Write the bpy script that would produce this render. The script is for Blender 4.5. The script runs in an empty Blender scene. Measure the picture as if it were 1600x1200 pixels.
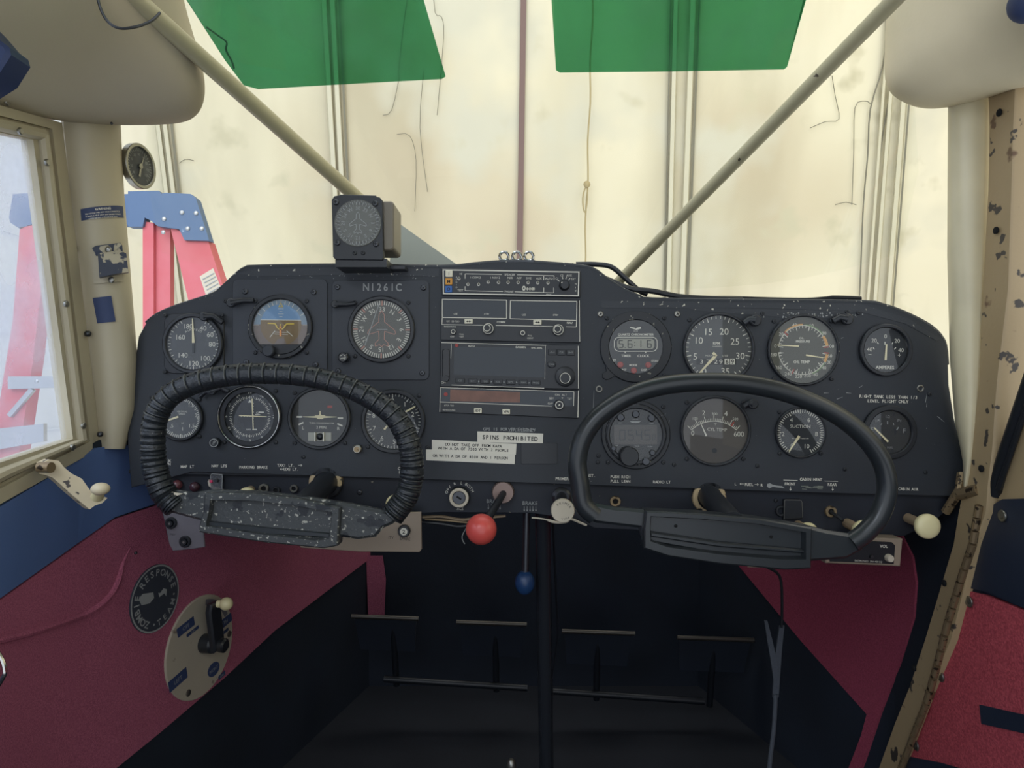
import bpy, bmesh, math, random
from mathutils import Matrix, Vector
from math import sin, cos, pi, radians, tan, atan2, hypot

# ---------------------------------------------------------------- camera, world, lights, exposure
# One unit in the builders is 0.75 mm: one picture pixel at the distance of the instrument panel.
S = 0.00075
F = 1110.0                 # focal length in the same unit, also the distance camera - panel
CAMZ = 850                 # height of the lens over the cockpit floor
scene = bpy.context.scene
COL = scene.collection
cam_d = bpy.data.cameras.new('camera')
cam_d.sensor_fit = 'HORIZONTAL'
cam_d.sensor_width = 36.0
cam_d.lens = 36.0 * F / 1600.0
cam_d.clip_start = 0.02
cam = bpy.data.objects.new('camera', cam_d)
cam.location = (0, -F * S, CAMZ * S)
cam.rotation_euler = (pi / 2, 0, 0)
COL.objects.link(cam)
scene.camera = cam

world = bpy.data.worlds.new('world')
scene.world = world
world.use_nodes = True
wn = world.node_tree.nodes
wn['Background'].inputs[0].default_value = (0.86, 0.92, 1.0, 1)
wn['Background'].inputs[1].default_value = 1.25

def lamp(name, kind, loc, aim, energy, color, size=None, sy=None):
    d = bpy.data.lights.new(name, kind)
    d.energy = energy
    d.color = color
    if kind == 'AREA':
        d.shape = 'RECTANGLE'
        d.size = size
        d.size_y = sy or size
    o = bpy.data.objects.new(name, d)
    o.location = loc
    v = Vector(aim) - Vector(loc)
    o.rotation_euler = v.to_track_quat('-Z', 'Y').to_euler()
    COL.objects.link(o)
    return o
# hangar ceiling lights and an added fill from below, washing the curtain wall
lamp('hangar_lights', 'AREA', (0.3, 0.9, 3.6), (0.2, 4.2, 0.6), 24, (1.0, 0.93, 0.76), 4.0, 1.2)
lamp('curtain_fill_low', 'AREA', (0.4, 1.6, -1.6), (0.2, 4.0, 0.6), 5, (1.0, 0.93, 0.76), 4.0, 1.0)
# daylight from the open side of the hangar, left of the aircraft
lamp('daylight_left', 'AREA', (-1.3, -1.6, 2.2), (-2.25, 1.0, 0.6), 60, (0.80, 0.88, 1.0), 2.0, 2.0)
lamp('hangar_lights_right', 'AREA', (2.2, -0.8, 2.6), (3.4, 1.0, 0.7), 25, (1.0, 0.93, 0.76), 2.0, 2.0)

scene.view_settings.view_transform = 'Standard'
scene.view_settings.look = 'None'
scene.view_settings.exposure = 0.12
scene.view_settings.gamma = 1.0
scene.view_settings.use_curve_mapping = False

# ---------------------------------------------------------------- materials
def lin(r, g, b):
    def f(c):
        c /= 255.0
        return c / 12.92 if c <= 0.04045 else ((c + 0.055) / 1.055) ** 2.4
    return (f(r), f(g), f(b), 1)

def mat(name, col, rough=0.5, metal=0.0, bump=None, chips=None, var=None, spec=None, emit=None, coat=0.0, streak=None):
    m = bpy.data.materials.new(name)
    m.use_nodes = True
    nt = m.node_tree
    N, L = nt.nodes, nt.links
    b = N['Principled BSDF']
    b.inputs['Roughness'].default_value = rough
    b.inputs['Metallic'].default_value = metal
    if spec is not None:
        b.inputs['Specular IOR Level'].default_value = spec
    if coat:
        b.inputs['Coat Weight'].default_value = coat
    tc = N.new('ShaderNodeTexCoord')
    src = None
    c0 = lin(*col)
    b.inputs['Base Color'].default_value = c0
    def noise(scale, detail=4.0, vec=None):
        n = N.new('ShaderNodeTexNoise')
        n.inputs['Scale'].default_value = scale
        n.inputs['Detail'].default_value = detail
        L.new(vec or tc.outputs['Object'], n.inputs['Vector'])
        return n
    def ramp(inp, a, bb):
        r = N.new('ShaderNodeMapRange')
        r.inputs['From Min'].default_value = a
        r.inputs['From Max'].default_value = bb
        L.new(inp, r.inputs['Value'])
        return r.outputs[0]
    def mix(fac, a, bcol):
        x = N.new('ShaderNodeMix')
        x.data_type = 'RGBA'
        L.new(fac, x.inputs['Factor'])
        if hasattr(a, 'links'): L.new(a, x.inputs[6])
        else: x.inputs[6].default_value = a
        x.inputs[7].default_value = bcol
        return x.outputs[2]
    src = c0
    if var:                       # (scale, second colour)
        n = noise(var[0])
        src = mix(ramp(n.outputs['Fac'], 0.35, 0.65), src, lin(*var[1]))
    if streak:                    # (scale xyz, colour, lo, hi)
        mp = N.new('ShaderNodeMapping')
        mp.inputs['Scale'].default_value = streak[0]
        L.new(tc.outputs['Object'], mp.inputs['Vector'])
        n = noise(1.0, 5.0, mp.outputs[0])
        src = mix(ramp(n.outputs['Fac'], streak[2], streak[3]), src, lin(*streak[1]))
    if chips:                     # (colour, scale, lo, hi)
        for ch in (chips if isinstance(chips, list) else [chips]):
            n = noise(ch[1], 3.0)
            src = mix(ramp(n.outputs['Fac'], ch[2], ch[3]), src, lin(*ch[0]))
    if hasattr(src, 'links'):
        L.new(src, b.inputs['Base Color'])
    if emit:
        b.inputs['Emission Color'].default_value = lin(*emit[0])
        b.inputs['Emission Strength'].default_value = emit[1]
    if bump:
        n = noise(bump[0], 6.0 if len(bump) < 4 else bump[3])
        bp = N.new('ShaderNodeBump')
        bp.inputs['Strength'].default_value = bump[1]
        bp.inputs['Distance'].default_value = bump[2] if len(bump) > 2 else 0.001
        L.new(n.outputs['Fac'], bp.inputs['Height'])
        L.new(bp.outputs[0], b.inputs['Normal'])
    return m

def glassy(name, tint, gloss=0.06, rough=0.03, fog=None, fogmix=0.0, marks=0.0):
    """thin clear sheet: see-through with a faint sheen (same for every ray)"""
    m = bpy.data.materials.new(name)
    m.use_nodes = True
    nt = m.node_tree
    N, L = nt.nodes, nt.links
    N.remove(N['Principled BSDF'])
    out = N['Material Output']
    t = N.new('ShaderNodeBsdfTransparent'); t.inputs[0].default_value = tint
    g = N.new('ShaderNodeBsdfGlossy'); g.inputs['Roughness'].default_value = rough
    mx = N.new('ShaderNodeMixShader'); mx.inputs[0].default_value = gloss
    L.new(t.outputs[0], mx.inputs[1]); L.new(g.outputs[0], mx.inputs[2])
    last = mx
    if fog:
        d = N.new('ShaderNodeBsdfDiffuse'); d.inputs[0].default_value = fog
        tr = N.new('ShaderNodeBsdfTranslucent'); tr.inputs[0].default_value = fog
        ad = N.new('ShaderNodeMixShader'); ad.inputs[0].default_value = 0.5
        L.new(d.outputs[0], ad.inputs[1]); L.new(tr.outputs[0], ad.inputs[2])
        m2 = N.new('ShaderNodeMixShader'); m2.inputs[0].default_value = fogmix
        if marks:
            tc = N.new('ShaderNodeTexCoord'); n = N.new('ShaderNodeTexNoise')
            n.inputs['Scale'].default_value = marks; n.inputs['Detail'].default_value = 6
            r = N.new('ShaderNodeMapRange')
            r.inputs['From Min'].default_value = 0.45; r.inputs['From Max'].default_value = 0.75
            r.inputs['To Min'].default_value = fogmix * 0.6; r.inputs['To Max'].default_value = min(1, fogmix * 2.2)
            L.new(tc.outputs['Object'], n.inputs['Vector']); L.new(n.outputs['Fac'], r.inputs['Value'])
            L.new(r.outputs[0], m2.inputs[0])
        L.new(mx.outputs[0], m2.inputs[1]); L.new(ad.outputs[0], m2.inputs[2])
        last = m2
    L.new(last.outputs[0], out.inputs['Surface'])
    return m

m_panel = mat('panel_paint', (40, 45, 52), 0.55, bump=(900, 0.25, 0.0004), var=(25, (40, 44, 50)), chips=((150, 150, 140), 260, 0.745, 0.765))
m_panel_worn = mat('panel_paint_worn', (46, 50, 56), 0.5, bump=(500, 0.4, 0.0006), chips=((200, 196, 178), 190, 0.66, 0.69))
m_plate = mat('plate_paint', (49, 53, 60), 0.5, bump=(1500, 0.2, 0.0003))
m_lower = mat('lower_panel_paint', (27, 33, 44), 0.6, var=(20, (22, 27, 37)), bump=(900, 0.2, 0.0004), chips=((120, 112, 96), 150, 0.74, 0.76))
m_bezel = mat('bezel_black', (34, 37, 42), 0.4)
m_bezel_worn = mat('bezel_worn', (30, 33, 38), 0.45, chips=((160, 156, 140), 200, 0.66, 0.68))
m_black = mat('black_plastic', (28, 31, 36), 0.38)
m_gloss = mat('black_gloss', (22, 25, 30), 0.15)
m_dark = mat('hole_black', (8, 9, 11), 0.9)
m_face_veiled = mat('dial_face', (74, 76, 78), 0.6)  # dial face colours include the grey veil of glass reflections
m_face_dark = mat('dial_face_dark', (40, 43, 47), 0.6)
m_face_brown = mat('dial_face_brown', (78, 72, 67), 0.6)
m_face_green = mat('dial_face_olive', (82, 82, 74), 0.6)
m_ink = mat('ink_white', (218, 214, 200), 0.6)
m_ink_dim = mat('ink_grey', (150, 152, 150), 0.6)
m_ink_black = mat('ink_black', (30, 30, 32), 0.7)
m_cream_ink = mat('lume_cream', (235, 222, 180), 0.5)
m_pink = mat('ink_pink', (190, 130, 112), 0.6)
m_red = mat('ink_red', (170, 60, 50), 0.6)
m_yellow = mat('ink_yellow', (225, 195, 80), 0.5)
m_amber = mat('ink_amber', (214, 160, 90), 0.5)
m_orange = mat('ink_orange', (235, 150, 60), 0.5)
m_greeni = mat('ink_green', (110, 140, 90), 0.5)
m_sky = mat('horizon_sky', (112, 150, 188), 0.5)
m_sky2 = mat('horizon_sky_ring', (130, 150, 165), 0.5)
m_ground = mat('horizon_ground', (128, 104, 68), 0.5)
m_ground2 = mat('horizon_ground_ring', (124, 108, 98), 0.5)
m_lens = glassy('dial_glass', (0.96, 0.97, 0.97, 1), 0.05, 0.02)
m_chrome = mat('chrome', (190, 190, 186), 0.18, 1.0)
m_steel = mat('steel', (150, 148, 140), 0.35, 0.9)
m_steel_dark = mat('steel_dark', (78, 80, 84), 0.35, 0.8)
m_brass = mat('dull_brass', (150, 130, 100), 0.45, 0.6, chips=((60, 50, 40), 120, 0.6, 0.64))
m_collar = mat('chipped_cream_collar', (190, 168, 130), 0.5, chips=((40, 42, 46), 60, 0.53, 0.56))
m_cream_knob = mat('cream_knob', (232, 220, 170), 0.35)
m_redball = mat('red_ball', (212, 88, 80), 0.3, var=(30, (198, 76, 70)))
m_blueball = mat('blue_ball', (30, 60, 100), 0.35)
m_label = mat('white_label_tape', (225, 220, 205), 0.6)
m_leather = mat('black_leather', (38, 42, 46), 0.28, bump=(420, 0.7, 0.0012), chips=((120, 122, 118), 300, 0.70, 0.74))
m_wheel = mat('black_wheel_plastic', (40, 44, 47), 0.3, bump=(60, 0.1, 0.0006))
m_wheel_worn = mat('worn_wheel_hub', (60, 63, 64), 0.5, bump=(300, 0.5, 0.0008), chips=[((170, 168, 156), 260, 0.61, 0.66), ((30, 34, 40), 60, 0.60, 0.63)])
m_lace = mat('lacing', (84, 86, 84), 0.4)
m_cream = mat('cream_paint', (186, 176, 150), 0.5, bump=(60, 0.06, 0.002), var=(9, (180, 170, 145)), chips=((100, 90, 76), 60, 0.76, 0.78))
m_cream_lit = mat('cream_paint_lit', (224, 213, 178), 0.3, bump=(30, 0.06, 0.002), var=(7, (196, 186, 156)))  # lighter copy of the cream paint, brighter right side put into it
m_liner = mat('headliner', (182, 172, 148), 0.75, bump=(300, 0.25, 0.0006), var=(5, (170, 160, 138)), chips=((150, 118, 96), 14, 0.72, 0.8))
m_liner_lit = mat('headliner_lit', (224, 210, 176), 0.7, bump=(300, 0.25, 0.0006), var=(5, (200, 188, 156)))  # lighter headliner copy, carries the stronger light on the right
m_tan = mat('tan_doorpost_paint', (172, 150, 114), 0.5, bump=(200, 0.3, 0.0006), chips=[((70, 64, 58), 55, 0.64, 0.67), ((110, 84, 62), 30, 0.66, 0.70)])
m_tube = mat('cream_tube_paint', (172, 164, 132), 0.35, chips=((70, 62, 48), 90, 0.735, 0.75), bump=(50, 0.05, 0.001))
m_navy_flare = mat('navy_vinyl_flared', (84, 108, 156), 0.5, bump=(600, 0.2, 0.0005))  # dark blue vinyl, lightened by lens flare put into the colour
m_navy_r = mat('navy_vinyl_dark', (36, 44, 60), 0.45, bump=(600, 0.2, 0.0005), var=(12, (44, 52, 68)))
m_carpet_flare = mat('red_carpet_flared', (196, 112, 136), 0.95, bump=(1100, 1.0, 0.002), var=(700, (160, 88, 110)), spec=0.1)  # pale mauve of the lens flare is mixed into the red
m_footwell = mat('footwell_black', (20, 30, 44), 0.8, var=(8, (15, 24, 36)), bump=(300, 0.3, 0.001))  # footwell and floor blacks lifted towards blue for veiling flare
m_floor = mat('floor_mat', (24, 28, 36), 0.9, var=(10, (18, 22, 30)), bump=(500, 0.5, 0.001))
m_wall = mat('hangar_curtain', (222, 214, 188), 0.8, bump=(1.1, 0.6, 0.10, 3.0), var=(0.7, (214, 204, 174)),
             streak=((1.6, 1.0, 0.22), (184, 175, 148), 0.44, 0.70), chips=[((190, 174, 146), 0.55, 0.60, 0.80), ((202, 197, 176), 1.7, 0.52, 0.66), ((196, 188, 160), 5.0, 0.62, 0.74)])
m_wall_left = mat('hangar_wall_left', (222, 226, 234), 0.8, var=(1.5, (206, 212, 224)), bump=(2, 0.4, 0.05))
m_wall_right = mat('hangar_wall_right', (232, 224, 190), 0.8, var=(1.0, (222, 214, 182)))
m_rib_dark = mat('curtain_seam_mauve', (120, 98, 92), 0.8)
m_rib = mat('curtain_rib', (198, 192, 168), 0.6)
m_rib_shadow = mat('curtain_shade_grey', (120, 116, 100), 0.8)  # shade beside ribs and along creases, drawn in grey
m_green = glassy('green_tinted_acrylic', (0.25, 0.54, 0.37, 1), 0.05, 0.05, fog=(0.30, 0.55, 0.36, 1), fogmix=0.12, marks=18)
m_windshield = glassy('windshield_acrylic', (0.97, 0.98, 0.96, 1), 0.03, 0.02)
m_sidewin = glassy('scratched_hazed_acrylic', (0.94, 0.96, 0.99, 1), 0.04, 0.05, fog=(0.86, 0.88, 1, 1), fogmix=0.22, marks=9)  # scratched pane, with window glare added as pale fog
m_ladder_red = mat('red_fibreglass_washed', (196, 88, 94), 0.5, var=(6, (200, 110, 116)))  # red washed out by glare put into the colour
m_ladder_blue = mat('blue_plastic_washed', (76, 100, 132), 0.5, chips=((150, 170, 190), 50, 0.68, 0.76))  # blue paled the same way for the glare
m_alu = mat('aluminium', (180, 182, 184), 0.4, 0.7)
m_sticker = mat('sticker_grey', (200, 190, 170), 0.7)
m_sticker_blue = mat('sticker_navy', (48, 62, 98), 0.6)
m_tanplate = mat('tan_metal_plate', (150, 134, 116), 0.5)
m_greyplate = mat('grey_metal_plate', (112, 108, 114), 0.55, var=(30, (100, 96, 102)))
m_grey_triangle = mat('grey_triangle_sheet', (158, 162, 150), 0.6)
m_amber_lcd = mat('orange_display', (128, 88, 72), 0.4, var=(80, (112, 76, 62)))
m_lcd = mat('lcd_grey', (150, 148, 134), 0.4)
m_lcd_dark = mat('lcd_dark', (66, 62, 60), 0.4)
m_screen = mat('screen_dark', (38, 46, 54), 0.2)
m_btn_amber = mat('button_amber', (214, 150, 60), 0.5)
m_btn_blue = mat('button_blue', (50, 100, 170), 0.5)
m_btn_red = mat('button_red', (160, 62, 56), 0.5)
m_btn_white = mat('button_white', (224, 218, 196), 0.5)
m_wood_tan = mat('wire_tan', (150, 130, 104), 0.7)
m_cable = mat('cable_black', (30, 33, 38), 0.35)
m_strap = mat('webbing_grey', (70, 76, 84), 0.8, bump=(900, 0.8, 0.001))
m_oval = mat('cream_plate_worn', (176, 166, 148), 0.5, chips=((120, 108, 96), 45, 0.66, 0.72))

# ---------------------------------------------------------------- building kit
MATX = {}
def w(p):
    return Vector((p[0] * S, (p[1] - F) * S, (p[2] + CAMZ) * S))
def pp(px, py, Y):
    """the spot at distance Y from the lens that stands at picture position px, py"""
    return (px - 800) * Y / F, Y, (600 - py) * Y / F
RX = Matrix.Rotation(pi / 2, 4, 'X')

_gl = {}
def glyph(ch, bold):
    k = (ch, bold)
    if k in _gl: return _gl[k]
    def mk(s):
        cu = bpy.data.curves.new('t', 'FONT')
        cu.body = s; cu.size = 1.0; cu.resolution_u = 3
        cu.offset = 0.022 if bold else 0.0
        o = bpy.data.objects.new('t', cu)
        COL.objects.link(o)
        dg = bpy.context.evaluated_depsgraph_get()
        me = bpy.data.meshes.new_from_object(o.evaluated_get(dg))
        vs = [(v.co.x, v.co.y) for v in me.vertices]
        fs = [tuple(p.vertices) for p in me.polygons]
        bpy.data.objects.remove(o); bpy.data.meshes.remove(me); bpy.data.curves.remove(cu)
        return vs, fs
    if ch == ' ':
        _gl[k] = ([], [], 0.32); return _gl[k]
    vs, fs = mk(ch)
    a = max(v[0] for v in mk('H' + ch + 'H')[0]) - max(v[0] for v in mk('HH')[0])
    _gl[k] = (vs, fs, a)
    return _gl[k]
CAP = 0.70

class MB:
    def __init__(s, ox=0, oy=0):
        s.v = []; s.f = []; s.m = []; s.mi = 0; s.ox = ox; s.oy = oy; s.T = None
    def A(s, px, py):            # picture position -> local
        return px - s.ox, s.oy - py
    def add(s, vs, fs, mi=None):
        n = len(s.v)
        if s.T is not None: vs = [tuple(s.T @ Vector(v)) for v in vs]
        s.v += [tuple(v) for v in vs]
        for f in fs:
            s.f.append(tuple(i + n for i in f)); s.m.append(s.mi if mi is None else mi)
        return s
    def box(s, x0, x1, y0, y1, z0, z1):
        vs = [(x, y, z) for z in (z0, z1) for y in (y0, y1) for x in (x0, x1)]
        return s.add(vs, [(0, 2, 3, 1), (4, 5, 7, 6), (0, 1, 5, 4), (2, 6, 7, 3), (0, 4, 6, 2), (1, 3, 7, 5)])
    def stack(s, rings, cap0=True, cap1=True, closed=True):
        n = len(rings[0]); vs = [p for r in rings for p in r]; fs = []
        for k in range(len(rings) - 1):
            for i in range(n if closed else n - 1):
                j = (i + 1) % n
                fs.append((k * n + i, k * n + j, (k + 1) * n + j, (k + 1) * n + i))
        if cap0: fs.append(tuple(range(n - 1, -1, -1)))
        if cap1: fs.append(tuple((len(rings) - 1) * n + i for i in range(n)))
        return s.add(vs, fs)
    def prism(s, pts, z0, z1, ch=0):
        pts = list(pts)
        if area(pts) < 0: pts.reverse()
        if ch:
            ins = inset(pts, ch)
            return s.stack([[(x, y, z0) for x, y in pts], [(x, y, z1 - ch) for x, y in pts], [(x, y, z1) for x, y in ins]])
        return s.stack([[(x, y, z0) for x, y in pts], [(x, y, z1) for x, y in pts]])
    def rrect(s, x0, x1, y0, y1, r, z0, z1, ch=0):
        return s.prism(rr(x0, x1, y0, y1, r), z0, z1, ch)
    def lathe(s, prof, cx=0, cy=0, n=40, sx=1.0, sy=1.0, caps=(True, True), kn=0):
        rings = []
        for r, z in prof:
            rings.append([(cx + sx * (r + (kn if i % 2 else 0)) * cos(2 * pi * i / n), cy + sy * (r + (kn if i % 2 else 0)) * sin(2 * pi * i / n), z) for i in range(n)])
        return s.stack(rings, caps[0], caps[1])
    def ring(s, r0, r1, z0, z1, cx=0, cy=0, n=44, ch=0.8, sx=1, sy=1):
        prof = [(r0, z0), (r0, z1 - ch), (r0 + ch, z1), (r1 - ch, z1), (r1, z1 - ch), (r1, z0)]
        return s.lathe(prof, cx, cy, n, sx, sy, caps=(False, False))
    def flat_ring(s, r0, r1, z, cx=0, cy=0, n=44, a0=0, a1=360):
        k = max(3, int(n * abs(a1 - a0) / 360)); vs = []; fs = []
        for i in range(k + 1):
            a = radians(a0 + (a1 - a0) * i / k)
            for r in (r0, r1): vs.append((cx + r * sin(a), cy + r * cos(a), z))
        for i in range(k): fs.append((2 * i, 2 * i + 1, 2 * i + 3, 2 * i + 2))
        return s.add(vs, fs)
    def disc(s, r, z, cx=0, cy=0, n=40, sx=1, sy=1):
        return s.add([(cx + sx * r * cos(2 * pi * i / n), cy + sy * r * sin(2 * pi * i / n), z) for i in range(n)], [tuple(range(n))])
    def line(s, x0, y0, x1, y1, wd, z, w1=None):
        d = hypot(x1 - x0, y1 - y0) or 1; nx, ny = -(y1 - y0) / d, (x1 - x0) / d
        a = wd / 2; b = (wd if w1 is None else w1) / 2
        return s.add([(x0 - nx * a, y0 - ny * a, z), (x1 - nx * b, y1 - ny * b, z), (x1 + nx * b, y1 + ny * b, z), (x0 + nx * a, y0 + ny * a, z)], [(0, 1, 2, 3)])
    def pline(s, pts, wd, z, close=False):
        if close: pts = list(pts) + [pts[0]]
        for a, b in zip(pts, pts[1:]): s.line(a[0], a[1], b[0], b[1], wd, z)
        return s
    def outline(s, x0, x1, y0, y1, r, wd, z):
        a = rr(x0, x1, y0, y1, r); b = inset(a, wd); n = len(a)
        return s.add([(x, y, z) for x, y in a] + [(x, y, z) for x, y in b], [(i, (i + 1) % n, n + (i + 1) % n, n + i) for i in range(n)])
    def fill(s, pts, z):
        pts = list(pts)
        if area(pts) < 0: pts.reverse()
        return s.add([(x, y, z) for x, y in pts], [tuple(range(len(pts)))])
    def ticks(s, angs, r0, r1, wd, z, cx=0, cy=0, sx=1, sy=1):
        for a in angs:
            t = radians(a)
            s.line(cx + sx * r0 * sin(t), cy + sy * r0 * cos(t), cx + sx * r1 * sin(t), cy + sy * r1 * cos(t), wd, z)
        return s
    def text(s, t, x, y, h, z=0, rot=0, bold=False, mono=0, wx=1.0, align='c'):
        """flat lettering, cap height h, centred on x, y"""
        k = h / CAP; adv = []
        for c in t: adv.append(mono / 1.0 if mono else glyph(c, bold)[2])
        tot = sum(adv); cx = -tot / 2 if align == 'c' else 0
        ca, sa = cos(radians(rot)), sin(radians(rot))
        for c, a in zip(t, adv):
            vs, fs, ad = glyph(c, bold)
            off = (mono - ad) / 2 if mono else 0
            out = []
            for vx, vy in vs:
                lx = (cx + off + vx) * k * wx; ly = (vy - CAP / 2) * k
                out.append((x + lx * ca - ly * sa, y + lx * sa + ly * ca, z))
            s.add(out, fs)
            cx += a
        return s
    def arc_text(s, t, cx, cy, r, a0, step, h, z=0, bold=False, inward=False):
        """letters round a circle, a0 degrees clockwise from the top for the first one"""
        for i, c in enumerate(t):
            a = a0 + step * i; ra = radians(a)
            s.text(c, cx + r * sin(ra), cy + r * cos(ra), h, z, (180 - a) if inward else -a, bold)
        return s
    def tube(s, path, r, n=12, caps=True, up=None, sc=(1, 1)):
        P = [Vector(p) for p in path]; k = len(P)
        R = r if isinstance(r, (list, tuple)) else [r] * k
        rings = []; prev = None
        for i in range(k):
            t = (P[min(i + 1, k - 1)] - P[max(i - 1, 0)]).normalized()
            if prev is None:
                a = Vector(up) if up else (Vector((0, 0, 1)) if abs(t.z) < 0.9 else Vector((1, 0, 0)))
                nn = (a - t * a.dot(t)).normalized()
            else:
                nn = (prev - t * prev.dot(t)).normalized()
            prev = nn; bb = t.cross(nn)
            rings.append([tuple(P[i] + nn * (R[i] * sc[0] * cos(2 * pi * j / n)) + bb * (R[i] * sc[1] * sin(2 * pi * j / n))) for j in range(n)])
        return s.stack(rings, caps, caps)
    def ball(s, c, r, n=24, sx=1, sy=1, sz=1):
        m = n // 2; rings = []
        for k in range(1, m):
            a = pi * k / m
            rings.append([(c[0] + sx * r * sin(a) * cos(2 * pi * j / n), c[1] + sy * r * sin(a) * sin(2 * pi * j / n), c[2] - sz * r * cos(a)) for j in range(n)])
        return s.stack(rings)
    def build(s, name, mats, parent=None, world=False, sharp=35, smooth=True, mesh_only=False):
        me = bpy.data.meshes.new(name)
        if world:
            vs = [w(v) for v in s.v]
            if parent is not None:
                inv = MATX[parent.name].inverted(); vs = [inv @ v for v in vs]
        else:
            vs = [Vector(v) * S for v in s.v]
        me.from_pydata([tuple(v) for v in vs], [], s.f)
        if not isinstance(mats, (list, tuple)): mats = [mats]
        for m in mats: me.materials.append(m)
        me.polygons.foreach_set('material_index', s.m)
        if smooth:
            me.polygons.foreach_set('use_smooth', [True] * len(me.polygons))
            me.set_sharp_from_angle(angle=radians(sharp))
        me.update()
        if mesh_only: return me
        o = bpy.data.objects.new(name, me)
        COL.objects.link(o)
        if parent is not None:
            o.parent = parent
            MATX[o.name] = MATX[parent.name]
        else: MATX[o.name] = Matrix.Identity(4)
        return o

def area(p):
    return sum(p[i][0] * p[(i + 1) % len(p)][1] - p[(i + 1) % len(p)][0] * p[i][1] for i in range(len(p))) / 2
def inset(p, d):
    n = len(p); out = []
    if area(p) < 0: d = -d
    for i in range(n):
        a, b, c = p[i - 1], p[i], p[(i + 1) % n]
        e1 = Vector((b[0] - a[0], b[1] - a[1])); e2 = Vector((c[0] - b[0], c[1] - b[1]))
        if e1.length < 1e-6 or e2.length < 1e-6: out.append(b); continue
        e1.normalize(); e2.normalize()
        n1 = Vector((-e1.y, e1.x)); n2 = Vector((-e2.y, e2.x)); m = n1 + n2
        if m.length < 1e-6: m = n1
        m.normalize(); k = d / max(0.35, m.dot(n1))
        out.append((b[0] + m.x * k, b[1] + m.y * k))
    return out
def rr(x0, x1, y0, y1, r, k=5):
    pts = []
    for cx, cy, a in ((x1 - r, y0 + r, -90), (x1 - r, y1 - r, 0), (x0 + r, y1 - r, 90), (x0 + r, y0 + r, 180)):
        for i in range(k + 1):
            t = radians(a + 90 * i / k); pts.append((cx + r * cos(t), cy + r * sin(t)))
    return pts
def smooth_path(pts, k=6, close=False):
    P = [Vector(p) for p in pts]; n = len(P); out = []
    rng = range(n if close else n - 1)
    for i in rng:
        if close: p0, p1, p2, p3 = P[i - 1], P[i], P[(i + 1) % n], P[(i + 2) % n]
        else: p0, p1, p2, p3 = P[max(i - 1, 0)], P[i], P[i + 1], P[min(i + 2, n - 1)]
        for j in range(k):
            t = j / k
            out.append(tuple(0.5 * ((2 * p1) + (p2 - p0) * t + (2 * p0 - 5 * p1 + 4 * p2 - p3) * t * t + (3 * p1 - p0 - 3 * p2 + p3) * t ** 3)))
    if not close: out.append(tuple(P[-1]))
    return out

def tag(o, label, cat, group=None, kind=None):
    o['label'] = label
    o['category'] = cat
    if group: o['group'] = group
    if kind: o['kind'] = kind
    return o
def thing(name, label, cat, M=None, group=None, at=None):
    o = bpy.data.objects.new(name, None)
    o.empty_display_size = 0.02
    COL.objects.link(o)
    if M is None: M = Matrix.Translation(w(at))
    o.matrix_world = M
    MATX[o.name] = M
    tag(o, label, cat, group)
    return o
def pframe(px, py, Y=F):
    """frame on the panel: x right, y up, z towards the pilot"""
    return Matrix.Translation(w(pp(px, py, Y))) @ RX
def pthing(name, label, cat, px, py, Y=F, group=None):
    return thing(name, label, cat, pframe(px, py, Y), group)
def struct(mb, name, mats, label=None, **k):
    o = mb.build(name, mats, world=True, **k)
    o['kind'] = 'structure'
    if label: o['label'] = label
    return o
def TR(px):
    return -1.4 * (px - 320) / 1100.0

# shared little parts
def screw_mesh(r, name='screw', mt=None, cross=True):
    b = MB()
    b.lathe([(r, 0), (r, r * 0.35), (r * 0.75, r * 0.62), (r * 0.3, r * 0.7)], n=16)
    b.mi = 1
    z = r * 0.72
    b.line(-r * .5, 0, r * .5, 0, r * .22, z); 
    if cross: b.line(0, -r * .5, 0, r * .5, r * .22, z + .02)
    return b.build(name, [mt or m_steel_dark, m_dark], mesh_only=True)
SCREW = screw_mesh(3.2, mt=m_bezel)
SCREW_BIG = screw_mesh(4.4, mt=m_steel_dark)
SCREW_BRIGHT = screw_mesh(4.8, mt=m_steel)
def put(me, name, parent, x, y, z=0, rot=0):
    """a copy of a shared part, x y z local to its thing"""
    o = bpy.data.objects.new(name, me)
    COL.objects.link(o)
    o.parent = parent
    o.location = (x * S, y * S, z * S)
    o.rotation_euler = (0, 0, rot)
    return o
# ================================================================ the hangar outside
def wallpt(px, py, off=0):
    Y = (5200 - off) / (1 + 0.25 * (600 - py) / F)
    return pp(px, py, Y)
b = MB()
nx, ny = 40, 24
vs = []; fs = []
for j in range(ny + 1):
    for i in range(nx + 1):
        px = -700 + 3000 * i / nx; py = -1300 + 3100 * j / ny
        vs.append(wallpt(px, py, 14 * sin(i * 1.9 + 1) + 9 * sin(j * .7 + i)))
for j in range(ny):
    for i in range(nx):
        a = j * (nx + 1) + i; fs.append((a, a + nx + 1, a + nx + 2, a + 1))
b.add(vs, fs)
struct(b, 'wall_front', m_wall, 'cream quilted curtain wall of the hangar ahead of the aircraft')

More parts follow.
